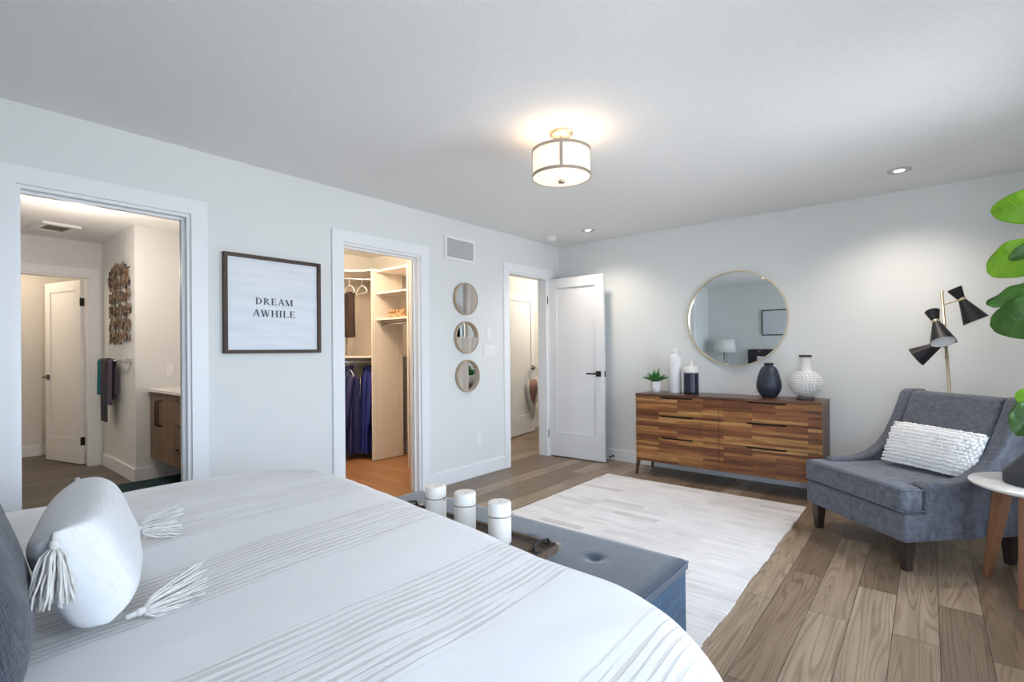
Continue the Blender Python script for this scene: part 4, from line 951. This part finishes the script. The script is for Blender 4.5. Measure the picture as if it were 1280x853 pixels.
# ============================================================ FLOOR LAMP
fl = thing('floor_lamp', 'brass floor lamp with three black hourglass shades behind the armchair', 'floor lamp', (3.545, -.27, 0), rot=(0, math.radians(-2.9), 0))
m = MB(); m.lathe([(.125, .006), (.13, .012), (.13, .024), (.02, .03)], 40); m.build('base', M['brass'], fl).rotation_euler = (0, math.radians(2.9), 0)
m = MB(); m.tube([(0, 0, .024), (0, 0, 1.62)], .0095, 16); m.lathe([(.0125, 1.30), (.0125, 1.315)], 16); m.lathe([(.0125, 1.135), (.0125, 1.15)], 16); m.build('pole', M['brass'], fl)
bpy.context.view_layer.update(); fi = fl.matrix_world.inverted()
inner = plain('white_enamel', (.80, .80, .78), .5)
def head(col_w, dirw, armz, full=True, L1=.165, L2=.085, R1=.072, R2=.043, rn_=.021):
    """double cone shade; col_w: collar centre (world); dirw: towards the wide opening"""
    c0 = fi @ Vector(col_w); dd = (fi.to_3x3() @ Vector(dirw)).normalized(); q = Matrix.Translation(c0) @ dd.to_track_quat('Z', 'Y').to_matrix().to_4x4()
    m = MB(); m.lathe([(rn_, .006), (R1, L1)], 40, q, cap=False); m.lathe([(rn_, -.006), (R2, -L2)], 40, q, cap=False); sh = m.build('lamp_shade', M['matteblack'], fl)
    sh['label'] = 'black hourglass shade'
    m = MB(); m.lathe([(rn_-.003, .008), (R1-.0025, L1-.0005)], 40, q, cap=False); m.lathe([(rn_-.003, -.008), (R2-.0025, -L2+.0005)], 32, q, cap=False); m.build('inner_lining', inner, sh)
    m = MB(); m.lathe([(rn_+.002, -.009), (rn_+.004, 0), (rn_+.002, .009)], 32, q); m.build('collar', M['brass'], sh)
    m = MB(); m.lathe([(.010, .01), (.022, .05), (.024, .075), (.012, .095), (.001, .098)], 20, q); m.build('bulb', M['white'], sh)
    m = MB(); m.tube([(0, 0, armz), tuple(c0)], .0045, 8); m.build('arm', M['brass'], fl)
head((3.565, -.36, 1.54), (.38, -.02, -.80), 1.515)
head((3.428, -.40, 1.392), (.20, -.42, -.80), 1.375)
head((3.452, -.31, 1.236), (-.72, .10, -.50), 1.205)

# ============================================================ SIDE TABLE + FIG PLANT
TC = (3.83, -1.46)
stb = thing('side_table', 'round white topped side table with three tapered walnut legs, right of the armchair', 'side table', (*TC, 0))
m = MB(); m.lathe([(.272, .518), (.292, .528), (.295, .536), (.292, .540), (.001, .540)], 72); m.build('table_top', M['marble'], stb)
m = MB(); m.lathe([(.13, .495), (.13, .518)], 32); m.build('apron', M['walnut'], stb)
for ax, ay in ((3.612, -1.34), (3.72, -1.71), (4.03, -1.33)):
    d0 = Vector((ax-TC[0], ay-TC[1], 0)); dn_ = d0.normalized(); tpv = dn_*.17; w0 = dn_.cross(Vector((0, 0, 1)))
    vs = []
    for pt, rr, zz in ((tpv, .052, .518), (d0, .026, .001)):
        for a, b_ in ((-1, -.5), (1, -.5), (1, .5), (-1, .5)): vs.append(Vector((pt.x, pt.y, zz))+w0*rr*a+dn_*rr*b_)
    m = MB(); m._take(vs, [(0, 1, 2, 3), (7, 6, 5, 4), (0, 4, 5, 1), (1, 5, 6, 2), (2, 6, 7, 3), (3, 7, 4, 0)]); m.build('leg', M['walnut'], stb, bevel=.006, seg=3)
leafm, nt, b = newmat('fig_leaf_green'); b.inputs['Roughness'].default_value = .35
def leafmat(name, c1, c2, tr):
    m_, nt, b = newmat(name); b.inputs['Roughness'].default_value = .38
    n = N(nt, 'ShaderNodeTexNoise', Scale=12, Detail=3); nt.links.new(coords(nt), n.inputs[0]); cc = ramp(nt, n.outputs[0], [(.3, c1), (.7, c2)])
    nt.links.new(cc, b.inputs['Base Color']); t_ = N(nt, 'ShaderNodeBsdfTranslucent'); nt.links.new(mixc(nt, cc, (.75, 1, .15), .35), t_.inputs[0]); mx = N(nt, 'ShaderNodeMixShader'); mx.inputs[0].default_value = tr
    nt.links.new(b.outputs[0], mx.inputs[1]); nt.links.new(t_.outputs[0], mx.inputs[2]); nt.links.new(mx.outputs[0], nt.nodes['Material Output'].inputs[0]); return m_
lm1 = leafmat('lit_fig_leaf', (.20, .42, .03), (.33, .56, .05), .5); lm2 = leafmat('dark_fig_leaf', (.030, .095, .012), (.055, .155, .018), .22)  # first has light from behind painted into its bright green; second is darker
veinm = plain('leaf_vein', (.24, .46, .06), .5)
PC = Vector((3.80, -1.47, .5412))
fg = thing('fiddle_leaf_plant', 'fiddle leaf fig branch in a dark angular vase on the white side table', 'plant', PC)
m = MB(); m.lathe([(.130, 0), (.136, .004), (.136, .055), (.130, .062), (.042, .165), (.036, .19), (.038, .205), (.032, .205), (.030, .17), (.001, .14)], 48); m.build('vase', plain('matte_charcoal_ceramic', (.03, .033, .042), .5), fg)
m = MB(); m.tube([(0, 0, .15), (.012, .0, .4), (.03, .01, .8), (.05, .03, 1.15), (.06, .04, 1.42)], .010, 10, r2=.005); m.build('stem', plain('brown_twig', (.10, .07, .045), .8, bmp=.4), fg)
def leaf(bw, tw, nrm, width, mat, droop=.04, cup=.03, wav=.006, ph=0):
    B = Vector(bw)-PC; T_ = Vector(tw)-PC; ax = T_-B; L = ax.length; d_ = ax/L; n_ = Vector(nrm); n_ = (n_-d_*n_.dot(d_)).normalized(); s_ = d_.cross(n_)
    def fn(u, v_):
        t_ = v_; sgn = 2*u-1
        wd = width/2*(math.sin(PI*min(1, t_**1.25))**.5)*(1-.08*math.cos(2*PI*t_*1.0+.5)) if 0 < t_ < 1 else .0008
        return B+d_*(L*t_)+s_*(sgn*wd)+n_*(-droop*4*(t_-.5)**2+droop+cup*abs(sgn)**1.5*wd/(width/2)+wav*math.sin(t_*19+ph+sgn*2)*abs(sgn)**2)
    m = MB(); m.grid(fn, 15, 30); lo = m.build('leaf', mat, fg, solid=.0012, smooth=True)
    m = MB(); pts = [fn(.5, k/14)+n_*.001 for k in range(15)]; m.tube([B-d_*.03]+pts, .0028, 6, r2=.0008)
    for k in range(2, 13, 2):
        for q_ in (-1, 1): m.tube([fn(.5, k/15)+n_*.0008, fn(.5+q_*.22, (k+1.1)/15)+n_*.0012, fn(.5+q_*.40, (k+1.9)/15)+n_*.0012], .0011, 5, r2=.0005)
    m.build('veins', veinm if mat is lm1 else plain('dark_leaf_vein', (.07, .18, .05), .5), lo)
cn = (-.1, -1, .15)
leaf((3.93, -1.42, 1.930), (3.637, -1.40, 1.912), (-.25, -1, -.35), .165, lm1, .03)
leaf((3.88, -1.44, 1.70), (3.625, -1.38, 1.60), (-.3, -1, .15), .185, lm1, .02, ph=1)
leaf((3.93, -1.50, 1.70), (3.690, -1.52, 1.640), (.1, -1, .5), .10, lm2, .02, ph=2)
leaf((3.90, -1.45, 1.56), (3.618, -1.40, 1.436), (-.25, -.55, -1), .16, lm2, -.01, ph=3)
leaf((3.92, -1.48, 1.38), (3.628, -1.44, 1.322), (-.1, -1, .1), .20, lm2, .03, ph=.5)
leaf((3.84, -1.52, .92), (3.712, -1.50, .985), (.2, -1, .2), .12, lm1, .02, ph=4)
leaf((3.815, -1.55, .965), (3.705, -1.60, .79), (-.3, -1, .3), .13, lm2, .02, ph=5)
leaf((3.86, -1.40, 1.75), (4.06, -1.28, 1.62), (.2, -.8, .5), .17, lm1, .03, ph=6)
leaf((3.85, -1.42, 1.35), (4.10, -1.42, 1.22), (.2, -.6, .7), .18, lm2, .03, ph=7)
leaf((3.86, -1.40, 1.93), (3.95, -1.26, 2.12), (-.2, -.8, .2), .15, lm1, .03, ph=8)
leaf((3.84, -1.42, 1.15), (3.99, -1.28, 1.05), (.3, .6, .7), .16, lm2, .03, ph=9)
